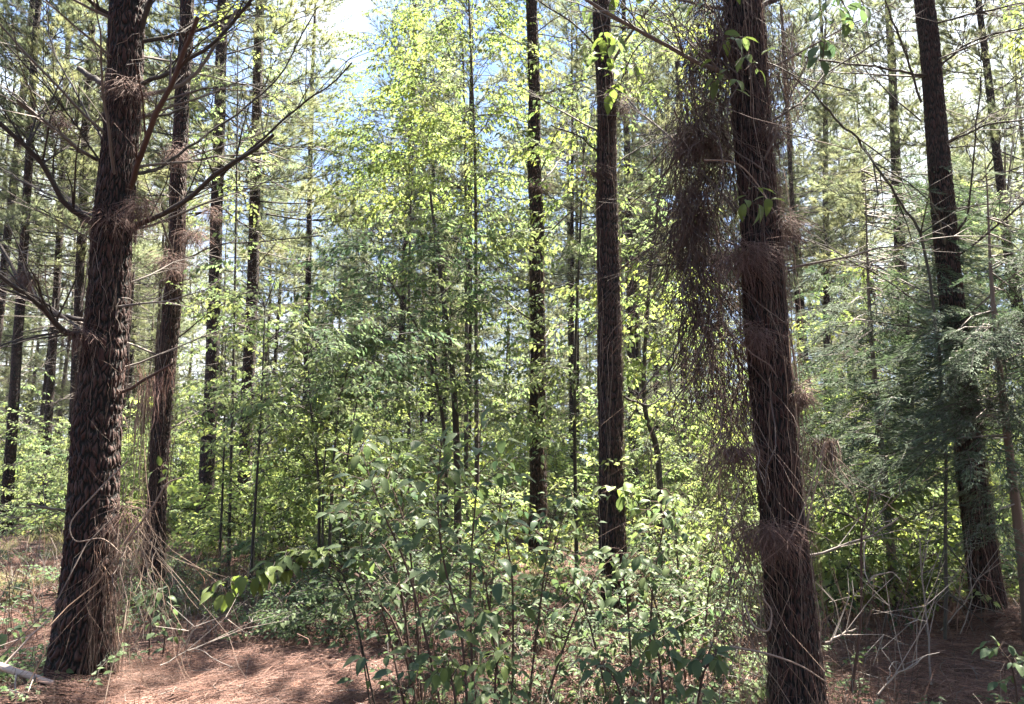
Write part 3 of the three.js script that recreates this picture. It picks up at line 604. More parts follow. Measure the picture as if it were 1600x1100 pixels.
// ---------------------------------------------------------------- cedar
function cedar(px, py, d, height, r0, regions, seed, label) {
  const base = at(px, py, d); base.y = groundY(base.x, -d); const t = thing('cedar_tree', base, label, 'tree'), r = rng(seed);
  const m = new Maker(base), pts = []; for (let k = 0; k <= 12; k++) pts.push(V(base.x + Math.sin(k * 0.7) * 0.03, base.y - 0.05 + height * k / 12, base.z + Math.cos(k) * 0.02));
  m.tube(pts, pts.map((_, k) => r0 * (1.03 - k / 12)), 10, [0.12, 0.085, 0.065]); m.build('trunk', M.twig, t);
  const lists = [[], [], []], w = new Maker(base);
  for (const [cx, cy, rx, ry, dd, n] of regions) for (let k = 0; k < n * 1.6; k++) {
    const tip = at(cx + (r() + r() - 1) * rx, cy + (r() + r() - 1) * ry, dd + (r() - 0.5) * 1.4), y = Math.min(height - 0.2, Math.max(0.3, tip.y + 0.05 + 0.25 * r())), a = V(base.x, y, base.z);
    if (k % 4 === 0) { const mid = a.clone().lerp(tip, 0.6).add(V(0, 0.06, 0)); w.strand([a, mid, tip], 0.009, C.deadWood, 0.3); }
    lists[k % 3].push([tip, Math.atan2(-(tip.z - a.z), tip.x - a.x) + (r() - 0.5) * 1.2, (r() - 0.65) * 0.5, 0.55 + 0.6 * r(), 0.75 + 0.6 * r(), (r() - 0.5) * 1.2, (r() - 0.5) * 0.1]);
  }
  w.build('limbs', M.twig, t, 'stuff'); lists.forEach((l, i) => copies('crown', G.cedar[i], M.needles, l, t));
}
cedar(1600, 940, 6.9, 4.6, 0.055, [[1565, 560, 130, 90, 6.8, 120], [1510, 670, 150, 100, 6.8, 75], [1575, 790, 90, 70, 6.8, 18], [1590, 430, 80, 110, 6.9, 30]], 601, 'dark feathery cedar filling the right edge in front of the leaning pine');
cedar(1390, 880, 8.4, 5.2, 0.05, [[1390, 520, 120, 110, 8.3, 90], [1370, 660, 130, 110, 8.2, 110], [1440, 330, 60, 90, 8.4, 50], [1350, 770, 110, 60, 8.2, 24], [1430, 430, 70, 80, 8.3, 45]], 602, 'grey green cedar between the vine covered pine and the leaning pine');

// ---------------------------------------------------------------- broad-leaved trees and saplings of the understory
// stems: [[[px, py, depth], ...], radius]; foliage: [px, py, rx, ry, depth, deep, copies, kind, brightness]
function hardwood(label, stems, foliage, seed, name = 'broadleaf_tree', category = 'tree', scale = 1, group) {
  const f = at(...stems[0][0][0]), base = V(f.x, groundY(f.x, f.z), f.z), t = thing(name, base, label, category, group), r = rng(seed), tips = [];
  for (const [list, r0] of stems) {
    const key = list.map((q) => at(...q)); const low = key[0]; if (list[0][1] > 700) low.y = groundY(low.x, low.z) - 0.03;
    const m = new Maker(base), pts = new THREE.CatmullRomCurve3(key).getPoints(24); m.tube(pts, pts.map((_, k) => r0 * (1.05 - 0.7 * k / 24)), 7, tint(C.wood, r, 0.2)); m.build('trunk', M.twig, t); tips.push(pts);
  }
  const by = {}, w = new Maker(base);
  for (const [px, py, rx, ry, d, deep, n, kind, bright = 1] of foliage) for (let k = 0; k < n; k++) {
    let x = r() * 2 - 1, y = r() * 2 - 1; if (x * x + y * y > 1) { x *= 0.6; y *= 0.6; }
    const p = at(px + x * rx, py + y * ry, d + (r() - 0.5) * deep), near = tips.reduce((b, pts) => { for (const q of pts) { const e = q.distanceTo(p) + Math.max(0, q.y - p.y) * 0.5; if (e < b[0]) b = [e, q]; } return b; }, [99, null])[1];
    if (k % 5 === 0) { const mid = near.clone().lerp(p, 0.5).add(V((r() - 0.5) * 0.3, 0.1, (r() - 0.5) * 0.3)); w.strand([near, mid, p], 0.008, C.wood, 0.4); }
    const v = G[kind].length; ((by[kind] ??= G[kind].map(() => []))[k % v]).push([p, Math.atan2(-(p.z - near.z), p.x - near.x) + (r() - 0.5) * 1.8, (r() - 0.6) * 0.7, (0.6 + 0.5 * r()) * scale, bright * (0.75 + 0.5 * r()), (r() - 0.5) * 1.2, (r() - 0.5) * 0.2]);
  }
  w.build('branches', M.twig, t, 'stuff');
  for (const k in by) by[k].forEach((l, i) => l.length && copies('crown', G[k][i], M.leaf, l, t));
}
hardwood('tall sapling with bright yellow green leaves left of the slim centre pine', [[[[746, 830, 13.5], [744, 500, 13.5], [742, 250, 13.5], [730, -60, 13.4]], 0.045]], [[720, 90, 110, 130, 13.4, 3, 210, 'bright', 1], [690, 270, 110, 90, 13.4, 3, 130, 'bright', 0.95], [760, 300, 70, 140, 13.4, 2.4, 80, 'mid', 1.2]], 701);
hardwood('tall slim sapling with mid green leaves left of the bright yellow green sapling', [[[[728, 800, 16], [729, 500, 16], [727, 250, 16], [722, 20, 16]], 0.05], [[[640, 800, 16], [640, 400, 16], [650, 100, 16]], 0.04]], [[630, 140, 90, 150, 16, 3, 150, 'mid', 1.25], [590, 330, 60, 90, 16, 3, 60, 'mid', 1.1], [640, 230, 110, 120, 16, 3, 60, 'bright', 0.8]], 702);
hardwood('dark leaved tree with leaning twin stems left of the slim centre pine', [[[[718, 760, 11.5], [710, 620, 11.5], [692, 460, 11.5], [672, 300, 11.4]], 0.06], [[[700, 770, 11.5], [690, 640, 11.5], [655, 520, 11.4], [610, 440, 11.2]], 0.035]], [[630, 440, 120, 90, 11.3, 2.4, 110, 'dark', 1.1], [720, 430, 100, 110, 11.4, 2.4, 90, 'mid', 1], [640, 570, 120, 70, 11.2, 2.4, 110, 'mid', 0.9], [760, 600, 60, 90, 11.4, 2, 40, 'mid', 1]], 703);
hardwood('young tree with bright leaves between the slim centre pine and the straight dark pine', [[[[900, 800, 11], [898, 600, 11], [905, 400, 11], [912, 240, 11]], 0.03]], [[905, 470, 50, 150, 11, 2, 60, 'mid', 1], [890, 250, 60, 110, 11, 2, 40, 'bright', 0.9], [890, 640, 60, 80, 11, 2, 40, 'mid', 1.1], [905, 110, 70, 80, 11, 2, 30, 'mid', 1]], 704);
hardwood('bright leaved young tree right of the straight dark pine', [[[[1032, 770, 11], [1026, 700, 11], [1008, 640, 11], [1012, 480, 11], [1030, 300, 11]], 0.05]], [[1010, 480, 70, 90, 10.8, 2, 70, 'bright', 1], [1060, 600, 70, 80, 10.8, 2, 50, 'bright', 0.9], [1010, 330, 50, 70, 10.8, 2, 26, 'mid', 1], [1050, 100, 60, 90, 10.8, 2, 36, 'bright', 0.9]], 705);
hardwood('leafy sapling growing against the sunlit gap left of centre', [[[[392, 890, 9.5], [398, 800, 9.5], [408, 640, 9.5], [414, 480, 9.5]], 0.022]], [[420, 560, 90, 110, 9.5, 2.4, 50, 'mid', 1.2], [440, 700, 80, 80, 9.5, 2.4, 40, 'bright', 0.9], [410, 430, 80, 60, 9.5, 2, 24, 'mid', 1]], 706, 'sapling', 'sapling', 0.85);
hardwood('cluster of slender dark stems with green leaves left of the big leafy shrub', [[[[500, 840, 9], [498, 760, 9], [486, 640, 9], [480, 540, 9]], 0.022], [[[515, 845, 9], [520, 740, 9], [530, 620, 9]], 0.024], [[[530, 840, 9.2], [540, 740, 9.2], [562, 600, 9.2]], 0.02], [[[508, 845, 8.9], [505, 760, 8.9], [512, 660, 8.8]], 0.018]], [[500, 610, 90, 90, 9, 2, 80, 'mid', 1.05], [560, 560, 80, 70, 9, 2, 60, 'dark', 1.2], [520, 700, 90, 60, 9, 2, 40, 'bright', 0.85]], 707, 'sapling', 'sapling', 0.8);
hardwood('small leafy sapling beside the dark trunk right of the thick left pine', [[[[345, 850, 11], [350, 700, 11], [352, 560, 11]], 0.02]], [[345, 530, 60, 90, 11, 2, 40, 'mid', 1.2], [330, 660, 60, 70, 11, 2, 36, 'mid', 1]], 708, 'sapling', 'sapling', 0.8);
hardwood('sparse sapling with hanging green leaves between the top branches of the left pine', [[[[362, 800, 12], [366, 500, 12], [370, 260, 12], [372, 60, 12]], 0.025]], [[370, 150, 60, 110, 12, 2, 36, 'mid', 1.1], [350, 290, 60, 70, 12, 2, 22, 'mid', 1.1], [395, 30, 70, 40, 12, 2, 14, 'bright', 0.9]], 709, 'sapling', 'sapling', 0.8);
hardwood('bright sapling seen through the gap right of the vine covered pine', [[[[1292, 780, 14], [1298, 620, 14], [1300, 480, 14]], 0.025]], [[1300, 560, 60, 90, 14, 2, 50, 'bright', 0.9], [1330, 460, 60, 50, 14, 2, 30, 'bright', 0.8]], 710, 'sapling', 'sapling');
hardwood('leafy sapling at the right edge above the cedar with pale green leaves', [[[[1610, 760, 10], [1600, 500, 10], [1570, 330, 10]], 0.03]], [[1560, 320, 60, 40, 10, 2, 24, 'mid', 1.1], [1590, 620, 50, 80, 10, 2, 36, 'bright', 0.9], [1590, 20, 60, 40, 10, 2, 24, 'bright', 0.9]], 711, 'sapling', 'sapling');

// undergrowth behind: bushes that run together
{
  const u = thing('undergrowth', V(0, 0, 0), 'sunlit green bushes running together between the trunks behind', 'undergrowth', null, 'stuff'), r = rng(909), by = { bright: [[], []], mid: [[], []], dark: [[], []] }, stems = new Maker();
  for (let k = 0; k < 900; k++) {
    const d = 8.5 + 40 * Math.pow(r(), 1.1), px = -150 + 1900 * r(), x = (px - 800) / FOCAL * d * 1.01; if (d < 13 && px > 180 && px < 420) continue; if (d < 17 && fbm(x * 0.35 + 7, d * 0.35, 1e6, 1e6, 2, 71) < (px < 330 ? 0.47 : 0.32)) continue;
    const h = (0.5 + 1.5 * r() * r()) * (d > 14 ? 1.7 + 0.04 * d : 1), w = 0.5 + 0.9 * r(), tone = r(), n = Math.round(12 + 12 * h);
    for (let q = 0; q < n; q++) {
      const a = r() * 6.283, o = Math.sqrt(r()) * w, y = groundY(x, -d) + 0.1 + h * r(), kind = tone < (px < 260 && d < 20 ? 0.2 : 0.5) ? 'bright' : r() < 0.85 ? 'mid' : 'dark';
      by[kind][q % 2].push([V(x + Math.cos(a) * o, y, -d - Math.sin(a) * o), a + (r() - 0.5), (r() - 0.4) * 0.9, 0.6 + 0.6 * r(), 0.75 + 0.5 * r(), (r() - 0.5), (r() - 0.5) * 0.2]);
    }
    for (let q = 0; q < 4; q++) { const a = V(x + (r() - 0.5) * w * 0.5, 0, -d + (r() - 0.5) * w * 0.5); stems.strand([a, V(a.x + (r() - 0.5) * 0.4, h * 0.6, a.z), V(a.x + (r() - 0.5) * w, h * 1.1, a.z + (r() - 0.5) * w)], 0.009, C.wood, 0.4); }
  }
  for (const k in by) by[k].forEach((l, i) => copies('foliage', G[k][i], M.leaf, l, u));
  stems.build('stems', M.twig, u, 'stuff');
}

// ---------------------------------------------------------------- near shrubs with leaves of their own
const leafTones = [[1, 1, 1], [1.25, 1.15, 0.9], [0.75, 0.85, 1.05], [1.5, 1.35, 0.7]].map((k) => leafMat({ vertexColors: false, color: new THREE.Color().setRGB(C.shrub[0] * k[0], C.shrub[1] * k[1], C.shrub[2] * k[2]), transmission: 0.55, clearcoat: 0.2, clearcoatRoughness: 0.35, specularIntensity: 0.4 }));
const leafShapes = [0.52, 0.6, 0.46, 0.56].map((w, k) => { const m = new Maker(); m.leaf(V(0, 0, 0), V(1, 0, 0), V(0, 1, 0), 1, w, [1, 1, 1], 2, 0.18 + 0.14 * k); return m.geo(); });
function addLeaf(parent, b, dir, nor, len, r, tone) {
  const side = dir.clone().cross(nor).normalize(), n = side.clone().cross(dir).normalize(), l = new THREE.Mesh(leafShapes[Math.floor(r() * 4)], leafTones[tone ?? Math.floor(r() * r() * 4)]);
  l.name = 'leaf'; l.quaternion.setFromRotationMatrix(new THREE.Matrix4().makeBasis(dir, n, side)); l.scale.setScalar(len); l.position.copy(b).sub(parent.position); parent.add(l);
}
// stems through points of the photograph with shoots and leaves; at most 290 leaves are parts, the rest one part
function leafyShrub(name, label, category, stems, o, seed) {
  const f = at(...stems[0][0]); const base = V(f.x, o.hang ? f.y : groundY(f.x, f.z), f.z), t = thing(name, base, label, category), r = rng(seed); let left = o.leaves ?? 280; const rest = new Maker(base);
  const put = (b, dir, nor, L) => { if (left-- > 0) addLeaf(t, b, dir, nor, L, r, o.tone ? o.tone(r) : undefined); else rest.leaf(b, dir, nor, L, L * 0.54, tint(C.shrub, r, 0.3), 1, 0.25); };
  const shoot = (m, pts, r0, L0, gap) => {
    m.strand(pts, r0, tint(o.stem ?? C.redWood, r, 0.2), 0.4); let s = 0;
    for (let k = 1; k < pts.length; k++) {
      const a = pts[k - 1], b = pts[k], T = b.clone().sub(a).normalize(), len = a.distanceTo(b);
      for (let q = gap * (0.4 + 0.6 * r()); q < len; q += gap * (0.7 + 0.6 * r())) {
        s++; const p = a.clone().lerp(b, q / len), sd = V(-T.z, 0, T.x).normalize().multiplyScalar(s % 2 ? 1 : -1).add(V((r() - 0.5), 0, (r() - 0.5))), dir = T.clone().multiplyScalar(0.5).add(sd).add(V(0, -0.25 - 0.35 * r(), 0)).normalize();
        const nor = V((r() - 0.5) * 0.8, 1, (r() - 0.5) * 0.8 + 0.25); put(p.addScaledVector(dir, 0.008), dir, nor, L0 * (0.35 + 0.85 * r()));
      }
    }
    put(pts[pts.length - 1], pts[pts.length - 1].clone().sub(pts[pts.length - 2]).normalize(), V(0.1, 1, 0.3), L0);
  };
  for (const list of stems) {
    const key = list.map((q) => at(...q)); if (!o.hang) key[0].y = groundY(key[0].x, key[0].z) - 0.02;
    const pts = new THREE.CatmullRomCurve3(key).getPoints(16), m = new Maker(base); m.tube(pts, pts.map((_, k) => (o.r0 ?? 0.009) * (1 - 0.7 * k / 16)), 6, o.stem ?? C.redWood);
    const total = pts.reduce((s, p, k) => (k ? s + p.distanceTo(pts[k - 1]) : 0), 0), n = Math.round(total / (o.every ?? 0.07));
    for (let k = 0; k < n; k++) {
      const tt = lerp(o.from ?? 0.25, 1, (k + r() * 0.5) / n), i = Math.min(15, Math.floor(tt * 16)), a = pts[i].clone().lerp(pts[i + 1], tt * 16 - i), an = k * 2.4 + r(), L = (o.side ?? 0.4) * (0.5 + 0.7 * r()) * (1.15 - 0.75 * tt);
      const d = V(Math.cos(an), 0.35 + 0.4 * r() * tt, Math.sin(an) * 0.9).normalize(), mid = a.clone().addScaledVector(d, L * 0.5).add(V(0, 0.03, 0)), e = a.clone().addScaledVector(d, L).add(V(0, -0.05 * r(), 0));
      shoot(m, [a, mid, e], 0.0035, o.leaf ?? 0.09, o.gap ?? 0.065);
    }
    put(pts[16], pts[16].clone().sub(pts[15]).normalize().add(V(0.3, 0, 0.3)).normalize(), V(0, 1, 0.4), o.leaf ?? 0.09);
    m.build('stem', M.twig, t);
  }
  if (rest.i.length) rest.build('foliage', M.glossLeaf, t, 'stuff');
  return t;
}
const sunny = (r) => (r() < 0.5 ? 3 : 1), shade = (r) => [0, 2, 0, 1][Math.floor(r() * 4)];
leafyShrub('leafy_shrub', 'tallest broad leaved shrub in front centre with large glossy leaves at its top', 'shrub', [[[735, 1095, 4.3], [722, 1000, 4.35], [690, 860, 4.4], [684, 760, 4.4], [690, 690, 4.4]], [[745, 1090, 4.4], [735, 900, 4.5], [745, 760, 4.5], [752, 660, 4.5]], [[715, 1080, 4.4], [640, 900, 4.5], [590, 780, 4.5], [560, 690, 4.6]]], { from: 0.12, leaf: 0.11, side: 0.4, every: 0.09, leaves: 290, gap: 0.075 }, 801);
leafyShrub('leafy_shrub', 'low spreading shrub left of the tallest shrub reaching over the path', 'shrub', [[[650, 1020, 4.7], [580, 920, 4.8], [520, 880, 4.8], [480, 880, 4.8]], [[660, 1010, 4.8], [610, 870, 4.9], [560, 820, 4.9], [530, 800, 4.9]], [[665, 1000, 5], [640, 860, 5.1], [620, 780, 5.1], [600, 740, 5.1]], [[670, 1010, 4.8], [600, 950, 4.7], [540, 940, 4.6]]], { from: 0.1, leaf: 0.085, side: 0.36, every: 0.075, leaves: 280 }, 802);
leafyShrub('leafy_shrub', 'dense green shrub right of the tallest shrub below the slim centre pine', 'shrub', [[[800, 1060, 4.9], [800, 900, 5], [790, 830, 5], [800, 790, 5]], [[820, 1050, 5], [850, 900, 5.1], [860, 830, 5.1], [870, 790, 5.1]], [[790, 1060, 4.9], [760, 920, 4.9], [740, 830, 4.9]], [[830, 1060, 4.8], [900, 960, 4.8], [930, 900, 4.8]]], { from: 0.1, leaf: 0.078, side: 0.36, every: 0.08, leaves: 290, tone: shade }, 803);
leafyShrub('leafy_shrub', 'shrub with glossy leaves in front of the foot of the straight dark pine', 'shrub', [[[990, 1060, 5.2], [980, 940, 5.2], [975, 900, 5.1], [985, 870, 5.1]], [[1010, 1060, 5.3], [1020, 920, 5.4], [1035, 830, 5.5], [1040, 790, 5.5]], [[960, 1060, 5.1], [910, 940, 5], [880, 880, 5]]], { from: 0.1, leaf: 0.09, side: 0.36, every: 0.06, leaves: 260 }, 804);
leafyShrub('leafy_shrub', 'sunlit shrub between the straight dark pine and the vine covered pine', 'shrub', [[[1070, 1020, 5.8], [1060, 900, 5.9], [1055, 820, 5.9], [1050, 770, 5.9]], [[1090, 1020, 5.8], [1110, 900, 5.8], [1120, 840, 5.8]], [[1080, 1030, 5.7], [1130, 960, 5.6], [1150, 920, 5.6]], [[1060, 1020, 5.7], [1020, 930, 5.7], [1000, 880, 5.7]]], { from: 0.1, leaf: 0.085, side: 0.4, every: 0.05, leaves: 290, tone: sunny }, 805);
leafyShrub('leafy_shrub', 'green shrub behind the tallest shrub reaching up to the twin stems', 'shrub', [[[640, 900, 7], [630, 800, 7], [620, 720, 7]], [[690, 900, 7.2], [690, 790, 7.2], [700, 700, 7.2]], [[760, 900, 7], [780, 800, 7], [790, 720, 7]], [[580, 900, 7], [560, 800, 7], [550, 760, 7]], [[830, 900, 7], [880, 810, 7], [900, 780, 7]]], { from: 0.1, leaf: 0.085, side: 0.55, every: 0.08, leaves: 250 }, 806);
leafyShrub('small_plant', 'small leafy plant at the bottom centre below the tallest shrub', 'plant', [[[770, 1095, 3.9], [775, 1050, 3.9], [780, 1020, 3.9]], [[720, 1095, 3.9], [705, 1060, 3.9], [690, 1040, 3.9]], [[750, 1098, 3.8], [742, 1068, 3.8]], [[790, 1098, 3.9], [800, 1060, 3.9]]], { from: 0.2, leaf: 0.075, side: 0.16, every: 0.05, leaves: 90, tone: sunny }, 807);
leafyShrub('small_plant', 'low leafy plant at the bottom right of the straight dark pine foot', 'plant', [[[1040, 1095, 4], [1030, 1030, 4], [1020, 990, 4]], [[1070, 1095, 4], [1100, 1050, 4], [1120, 1020, 4]], [[990, 1098, 3.9], [960, 1060, 3.9], [930, 1040, 3.9]]], { from: 0.2, leaf: 0.085, side: 0.2, every: 0.06, leaves: 100, tone: shade }, 808);
leafyShrub('leafy_spray', 'bright low leaf spray reaching over the path left of the shrubs', 'plant', [[[600, 1000, 4.9], [520, 900, 4.8], [420, 895, 4.7], [335, 925, 4.6]], [[590, 1000, 4.9], [530, 890, 4.8], [480, 868, 4.75], [430, 880, 4.7]]], { from: 0.55, stem: C.wood, r0: 0.006, leaf: 0.10, side: 0.2, every: 0.09, leaves: 70, tone: () => 3 }, 809);
leafyShrub('small_plant', 'low green plant at the right edge of the forest floor', 'plant', [[[1590, 1090, 5], [1580, 1040, 5], [1560, 1010, 5]], [[1600, 1085, 5], [1610, 1020, 5]]], { from: 0.2, leaf: 0.09, side: 0.22, every: 0.06, leaves: 70, tone: shade }, 810);
leafyShrub('small_plant', 'low green plant at the left edge beside the thick left pine', 'plant', [[[-20, 1060, 6], [5, 1000, 6], [20, 985, 6]], [[-30, 1060, 6], [-20, 1010, 6]]], { from: 0.2, leaf: 0.1, side: 0.22, every: 0.07, leaves: 50, tone: shade }, 811);
leafyShrub('small_plant', 'small leafy plant on the path just right of the thick left pine', 'plant', [[[235, 990, 6.6], [240, 945, 6.6], [250, 925, 6.6]], [[255, 990, 6.6], [265, 950, 6.6]]], { from: 0.2, leaf: 0.09, side: 0.2, every: 0.06, leaves: 50, tone: shade }, 812);
// leaves on vines up in the trees
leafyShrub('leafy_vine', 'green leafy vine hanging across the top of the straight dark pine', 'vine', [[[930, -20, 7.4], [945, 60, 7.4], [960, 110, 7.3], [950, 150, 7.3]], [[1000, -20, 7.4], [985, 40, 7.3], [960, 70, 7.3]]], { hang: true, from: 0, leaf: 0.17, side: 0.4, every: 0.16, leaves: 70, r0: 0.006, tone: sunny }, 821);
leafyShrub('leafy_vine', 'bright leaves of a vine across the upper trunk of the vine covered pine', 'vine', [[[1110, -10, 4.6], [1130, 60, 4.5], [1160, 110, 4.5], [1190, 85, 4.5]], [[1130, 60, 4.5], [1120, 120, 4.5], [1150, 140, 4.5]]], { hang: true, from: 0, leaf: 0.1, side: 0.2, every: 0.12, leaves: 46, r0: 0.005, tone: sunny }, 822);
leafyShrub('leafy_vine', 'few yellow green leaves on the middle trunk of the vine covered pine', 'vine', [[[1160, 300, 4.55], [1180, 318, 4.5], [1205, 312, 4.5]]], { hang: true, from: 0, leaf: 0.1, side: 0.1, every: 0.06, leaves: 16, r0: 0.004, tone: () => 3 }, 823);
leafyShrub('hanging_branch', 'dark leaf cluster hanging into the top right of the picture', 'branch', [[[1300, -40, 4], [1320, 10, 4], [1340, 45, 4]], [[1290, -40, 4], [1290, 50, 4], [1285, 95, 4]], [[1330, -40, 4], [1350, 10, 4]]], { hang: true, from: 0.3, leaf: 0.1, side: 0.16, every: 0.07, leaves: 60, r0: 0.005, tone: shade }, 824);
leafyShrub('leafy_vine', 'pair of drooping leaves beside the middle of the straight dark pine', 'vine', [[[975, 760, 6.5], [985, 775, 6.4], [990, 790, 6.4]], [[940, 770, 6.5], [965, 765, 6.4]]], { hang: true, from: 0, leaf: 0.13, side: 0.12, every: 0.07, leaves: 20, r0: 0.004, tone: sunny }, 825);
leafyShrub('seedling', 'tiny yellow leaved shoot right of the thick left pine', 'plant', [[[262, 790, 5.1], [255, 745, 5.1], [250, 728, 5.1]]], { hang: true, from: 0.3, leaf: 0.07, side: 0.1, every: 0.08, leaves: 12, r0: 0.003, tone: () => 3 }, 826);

// low leaves over the floor
{
  const r = rng(1001), u = thing('ground_cover', V(0, 0, 0), 'scattered low green seedlings over the forest floor', 'ground cover', null, 'stuff'), ls = [[], []];
  for (let k = 0; k < 2600; k++) {
    const d = 4.2 + 10 * Math.pow(r(), 1.2), px = -80 + 1760 * r(), dens = fbm(px / 160, d * 0.7, 1e6, 1e6, 3, 17); const path = px > 215 && px < 640 && d < 6.5;
    if (dens < (path ? 0.62 : d < 5.6 ? 0.5 : px > 1290 ? 0.52 : 0.4)) continue; const x = (px - 800) / FOCAL * d;
    ls[k % 2].push([V(x, groundY(x, -d) + 0.03 + 0.3 * r() * r() * (px > 600 && px < 1180 ? 2.2 : 0.6), -d), r() * 6.283, 0.1 + 0.6 * r(), 0.35 + 0.5 * r(), 0.8 + 0.6 * r(), (r() - 0.5), (r() - 0.5) * 0.2]);
  }
  ls.forEach((l, i) => copies('foliage', G.shrub[i], M.glossLeaf, l, u));
}
{
  const r = rng(1051), u = thing('low_brush', V(0, 0, 0), 'knee high leafy brush filling the floor between the front shrubs', 'brush', null, 'stuff'), ls = [[], []], ms = [[], []], st = new Maker();
  const area = (n, x0, x1, d0, d1, h0, h1, L) => { for (let k = 0; k < n; k++) { const px = lerp(x0, x1, r()), d = lerp(d0, d1, r()), x = (px - 800) / FOCAL * d, y = groundY(x, -d), h = h0 + (h1 - h0) * r(); for (let q = 0; q < 4; q++) L[q % 2].push([V(x + (r() - 0.5) * 0.3, y + h * (0.3 + 0.7 * r()), -d + (r() - 0.5) * 0.3), r() * 6.283, (r() - 0.3) * 0.7, 0.45 + 0.45 * r(), 0.7 + 0.7 * r(), (r() - 0.5) * 1.2, (r() - 0.5) * 0.2]); st.strand([V(x, y, -d), V(x + (r() - 0.5) * 0.2, y + h * 0.6, -d), V(x + (r() - 0.5) * 0.3, y + h, -d + (r() - 0.5) * 0.3)], 0.004, C.wood, 0.5); } };
  area(26, 660, 1180, 4.5, 5.6, 0.08, 0.35, ls); area(70, 600, 1200, 5.6, 8.5, 0.2, 0.9, ls); area(50, 420, 620, 6.8, 9, 0.1, 0.5, ls); area(36, 190, 480, 8, 11, 0.1, 0.5, ls); area(50, 1290, 1600, 8, 11, 0.2, 0.7, ls);
  ls.forEach((l, i) => copies('foliage', G.shrub[i], M.glossLeaf, l, u)); st.build('stems', M.twig, u, 'stuff');
}
// loose pine straw with its own relief
{
  const r = rng(1101), patch = (seed) => { const q = rng(seed), m = new Maker(); for (let k = 0; k < 90; k++) { const a = q() * 6.283, L = 0.12 + 0.12 * q(), p = V((q() - 0.5) * 0.5, 0.004 + 0.03 * q() * q(), (q() - 0.5) * 0.5), d = V(Math.cos(a), (q() - 0.4) * 0.25, Math.sin(a)), s = V(-d.z, 0, d.x); m.strand([p, p.clone().addScaledVector(d, L * 0.5).addScaledVector(s, (q() - 0.5) * 0.04), p.clone().addScaledVector(d, L).add(V(0, -0.01, 0))], 0.0013, tint(q() < 0.25 ? C.strawDark : C.straw, q, 0.4), 0.6); } return m.geo(); };
  const u = thing('pine_straw', V(0, 0, 0), 'loose red brown pine needles lying over the forest floor', 'pine straw', null, 'stuff'), gs = [1, 2, 3].map((s) => patch(s * 7)), ls = [[], [], []];
  for (let k = 0; k < 5200; k++) { const d = 3.4 + 11 * Math.pow(r(), 1.3), px = -100 + 1800 * r(), x = (px - 800) / FOCAL * d; ls[k % 3].push([V(x, groundY(x, -d), -d), r() * 6.283, (r() - 0.5) * 0.15, 0.8 + 0.7 * r(), 0.7 + 0.6 * r(), (r() - 0.5) * 0.15]); }
  for (const [n, o] of [['left', 0.62], ['vined', 0.6], ['right', 0.6], ['middle', 0.6]]) { const b = trees[n].pts[0].p; for (let k = 0; k < 110; k++) { const a = r() * 6.283, q = o * (0.25 + 0.75 * r()), X = b.x + Math.cos(a) * q, Z = b.z + Math.sin(a) * q; ls[k % 3].push([V(X, groundY(X, Z) + 0.16 * Math.max(0, 1 - q / o), Z), a, -0.35 * (1 - q / o), 0.6 + 0.5 * r(), 0.6 + 0.6 * r(), 0]); } }
  ls.forEach((l, i) => copies('needles', gs[i], M.dryNeedles, l, u));
}
// dry stems, briars and twigs standing out of the floor
{
  const r = rng(1201), m = new Maker();
  for (let k = 0; k < 3200; k++) {
    const d = 4 + 6.5 * r(), px = r() < 0.6 ? 640 + 760 * r() : -60 + 1720 * r(), x = (px - 800) / FOCAL * d, path = px > 230 && px < 620 && d < 7; if (path && r() < 0.8) continue;
    const h = 0.12 + 0.55 * r() * r(), p = V(x, groundY(x, -d) - 0.01, -d), l = V((r() - 0.5), 0, (r() - 0.5)).multiplyScalar(0.9 * h + 0.2 * r());
    m.strand([p, p.clone().addScaledVector(l, 0.4).add(V(0, h * 0.7, 0)), p.clone().add(l).add(V(0, h * (0.5 + 0.6 * r()), 0))], 0.0018 + 0.0026 * r() * r(), tint(r() < 0.25 ? C.silver : r() < 0.6 ? C.vine : C.straw, r, 0.35), 0.5);
  }
  for (let k = 0; k < 700; k++) {
    const px = 640 + 560 * r(), d = 4.1 + 1.6 * r(), x = (px - 800) / FOCAL * d, h = 0.15 + 0.5 * r(), p = V(x, groundY(x, -d) - 0.01, -d), l = V(r() - 0.5, 0, r() - 0.5).multiplyScalar(0.35);
    m.strand([p, p.clone().addScaledVector(l, 0.4).add(V(0, h * 0.7, 0)), p.clone().add(l).add(V(0, h * (0.6 + 0.5 * r()), 0))], 0.0018 + 0.002 * r() * r(), tint(r() < 0.5 ? C.straw : C.vinePale, r, 0.35), 0.5);
  }
  for (let k = 0; k < 1600; k++) {
    const px = r() < 0.6 ? -60 + 560 * r() : 1260 + 400 * r(), d = 7 + 6 * r(), x = (px - 800) / FOCAL * d, h = 0.2 + 0.7 * r() * r(), p = V(x, groundY(x, -d) - 0.01, -d), l = V(r() - 0.5, 0, r() - 0.5).multiplyScalar(0.6);
    m.strand([p, p.clone().addScaledVector(l, 0.5).add(V(0, h * 0.8, 0)), p.clone().add(l).add(V(0, h, 0))], 0.003 + 0.002 * r(), tint(r() < 0.15 ? C.silver : r() < 0.5 ? C.deadWood : C.straw, r, 0.35), 0.5);
  }
  const b = m.build('dry_stems', M.vine, scene, 'stuff'); tag(b, 'dry brown stems and briars standing among the low leaves', 'dry stems');
}
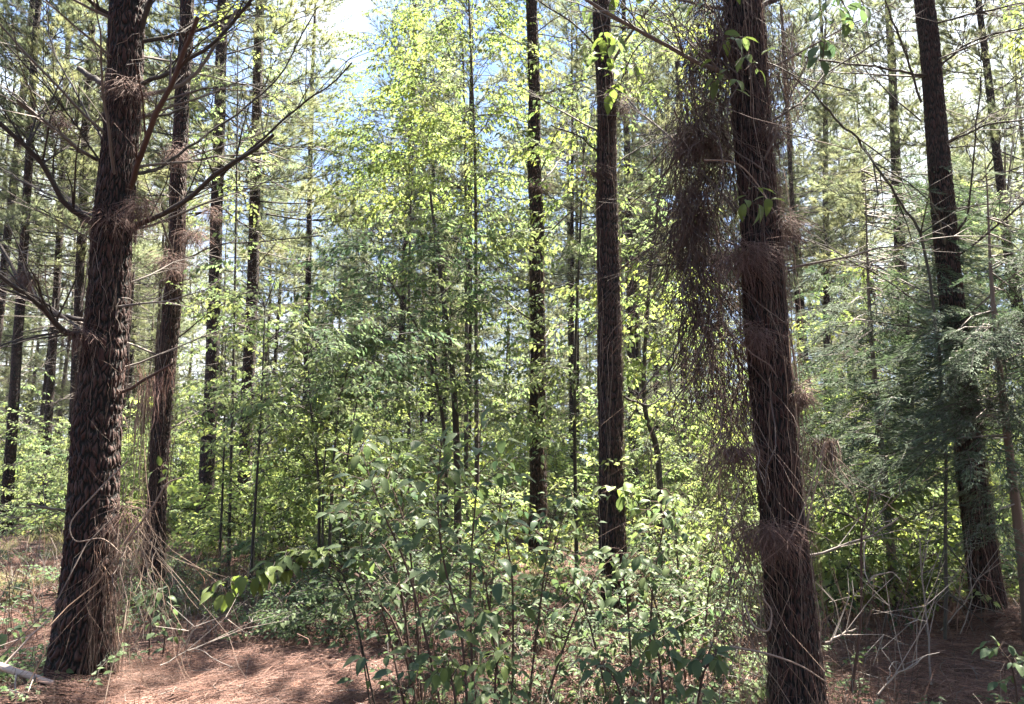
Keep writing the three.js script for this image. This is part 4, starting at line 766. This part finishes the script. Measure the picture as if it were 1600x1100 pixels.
{
  const r = rng(1251), m = new Maker();
  for (let k = 0; k < 900; k++) {
    const d = 4 + 8 * r(), px = -60 + 1720 * r(), x = (px - 800) / FOCAL * d; if (px > 230 && px < 620 && d < 7 && r() < 0.6) continue;
    const a = r() * 6.283, L = 0.15 + 0.6 * r() * r(), p = [0, 0.35, 0.7, 1].map((t) => { const X = x + Math.cos(a + t * 0.5) * L * t, Z = -d + Math.sin(a + t * 0.5) * L * t; return V(X, groundY(X, Z) + 0.02 + 0.05 * r(), Z); });
    m.strand(p, 0.003 + 0.005 * r() * r(), tint(r() < 0.45 ? C.silver : C.deadWood, r, 0.35), 0.4);
  }
  const b = m.build('twig_litter', M.vine, scene, 'stuff'); tag(b, 'small grey dead twigs littering the needle covered floor', 'twigs');
}
// pale grass in the sunlit gap at the left
{
  const r = rng(1301), b = new Maker(); for (let k = 0; k < 60; k++) { const a = r() * 6.283, h = 0.15 + 0.25 * r(), o = 0.12 * r(); b.leaf(V(Math.cos(a * 3) * o, 0, Math.sin(a * 3) * o), V(Math.cos(a) * 0.5, 1, Math.sin(a) * 0.5).normalize(), V(-Math.cos(a), 0.4, -Math.sin(a)).normalize(), h, 0.007, tint(C.grass, r, 0.35), 0, 0.5); }
  const geo = b.geo(), l = [], u = thing('grass', V(0, 0, 0), 'pale sunlit grass in the gaps behind the near trees', 'grass', null, 'stuff');
  for (let k = 0; k < 420; k++) { const d = 8.5 + 26 * r() * r(), px = -100 + 1800 * r(), x = (px - 800) / FOCAL * d; l.push([V(x, groundY(x, -d), -d), r() * 6.283, 0, 0.5 + 0.8 * r(), 0.8 + 0.5 * r()]); }
  copies('blades', geo, M.leaf, l, u);
}

// ---------------------------------------------------------------- fallen branches
function fallen(label, lists, seed, name = 'fallen_branch') {
  const p = at(...lists[0][0][0]), t = thing(name, p, label, 'branch'), r = rng(seed);
  lists.forEach(([list, r0, col = C.silver], k) => { const b = limb(t, list, r0, r0 * 0.45, seed * 10 + k, col, k ? 0 : 3, k ? 'side_branch' : 'stem'); });
}
fallen('silver dead branch reaching right from behind the vine covered pine', [[[[1265, 868, 5.5], [1310, 856, 5.45], [1350, 845, 5.4], [1385, 825, 5.35], [1405, 808, 5.3]], 0.014], [[[1352, 846, 5.4], [1352, 880, 5.3], [1360, 905, 5.2], [1378, 920, 5.2]], 0.008], [[[1360, 905, 5.2], [1390, 895, 5.2], [1410, 912, 5.15]], 0.008]], 61);
fallen('short broken reddish stick standing upright beside the silver dead branch', [[[[1330, 1080, 5.35], [1345, 960, 5.35], [1352, 850, 5.35], [1364, 768, 5.35]], 0.017, C.redWood]], 62, 'standing_stick');
fallen('thin pale dead stem standing on the forest floor left of the leaning pine', [[[[1455, 1070, 5.8], [1450, 960, 5.8], [1443, 880, 5.8], [1432, 832, 5.8]], 0.011], [[[1443, 880, 5.8], [1455, 840, 5.8], [1480, 815, 5.7]], 0.005]], 63, 'standing_stick');
fallen('forked pale branch lying on the needles at the lower right', [[[[1372, 1085, 4.7], [1395, 1055, 4.75], [1425, 1040, 4.8], [1447, 1022, 4.85]], 0.008], [[[1388, 1065, 4.72], [1390, 1040, 4.75], [1405, 1030, 4.8]], 0.005]], 64);
fallen('short pale branch piece lying right of the foot of the vine covered pine', [[[[1290, 1005, 5], [1310, 992, 5], [1335, 980, 5.05]], 0.014]], 65);
fallen('pale broken log lying at the bottom left beside the thick left pine', [[[[-20, 1035, 5.4], [30, 1050, 5.3], [82, 1072, 5.2]], 0.045, [0.34, 0.27, 0.23]]], 66, 'fallen_log');
fallen('thin curved pale twig standing on the dark needle bank in the middle', [[[[622, 1010, 5.2], [634, 985, 5.2], [630, 960, 5.2], [622, 945, 5.2]], 0.005]], 67);
fallen('bleached twig lying across the path near the foot of the thick left pine', [[[[250, 1040, 5.2], [300, 1020, 5.3], [360, 1045, 5.2]], 0.006]], 68);
fallen('tangle of grey dead twigs at the foot of the leaning pine', [[[[1470, 985, 7], [1500, 950, 6.9], [1530, 900, 6.9], [1560, 880, 6.8]], 0.008], [[[1480, 930, 6.9], [1520, 945, 6.9], [1570, 960, 6.8]], 0.006], [[[1500, 990, 6.9], [1520, 920, 6.9], [1512, 870, 6.9]], 0.006]], 69);

scene.traverse((o) => { if (o.isMesh) { o.castShadow = true; o.receiveShadow = true; } });
renderer.render(scene, camera);
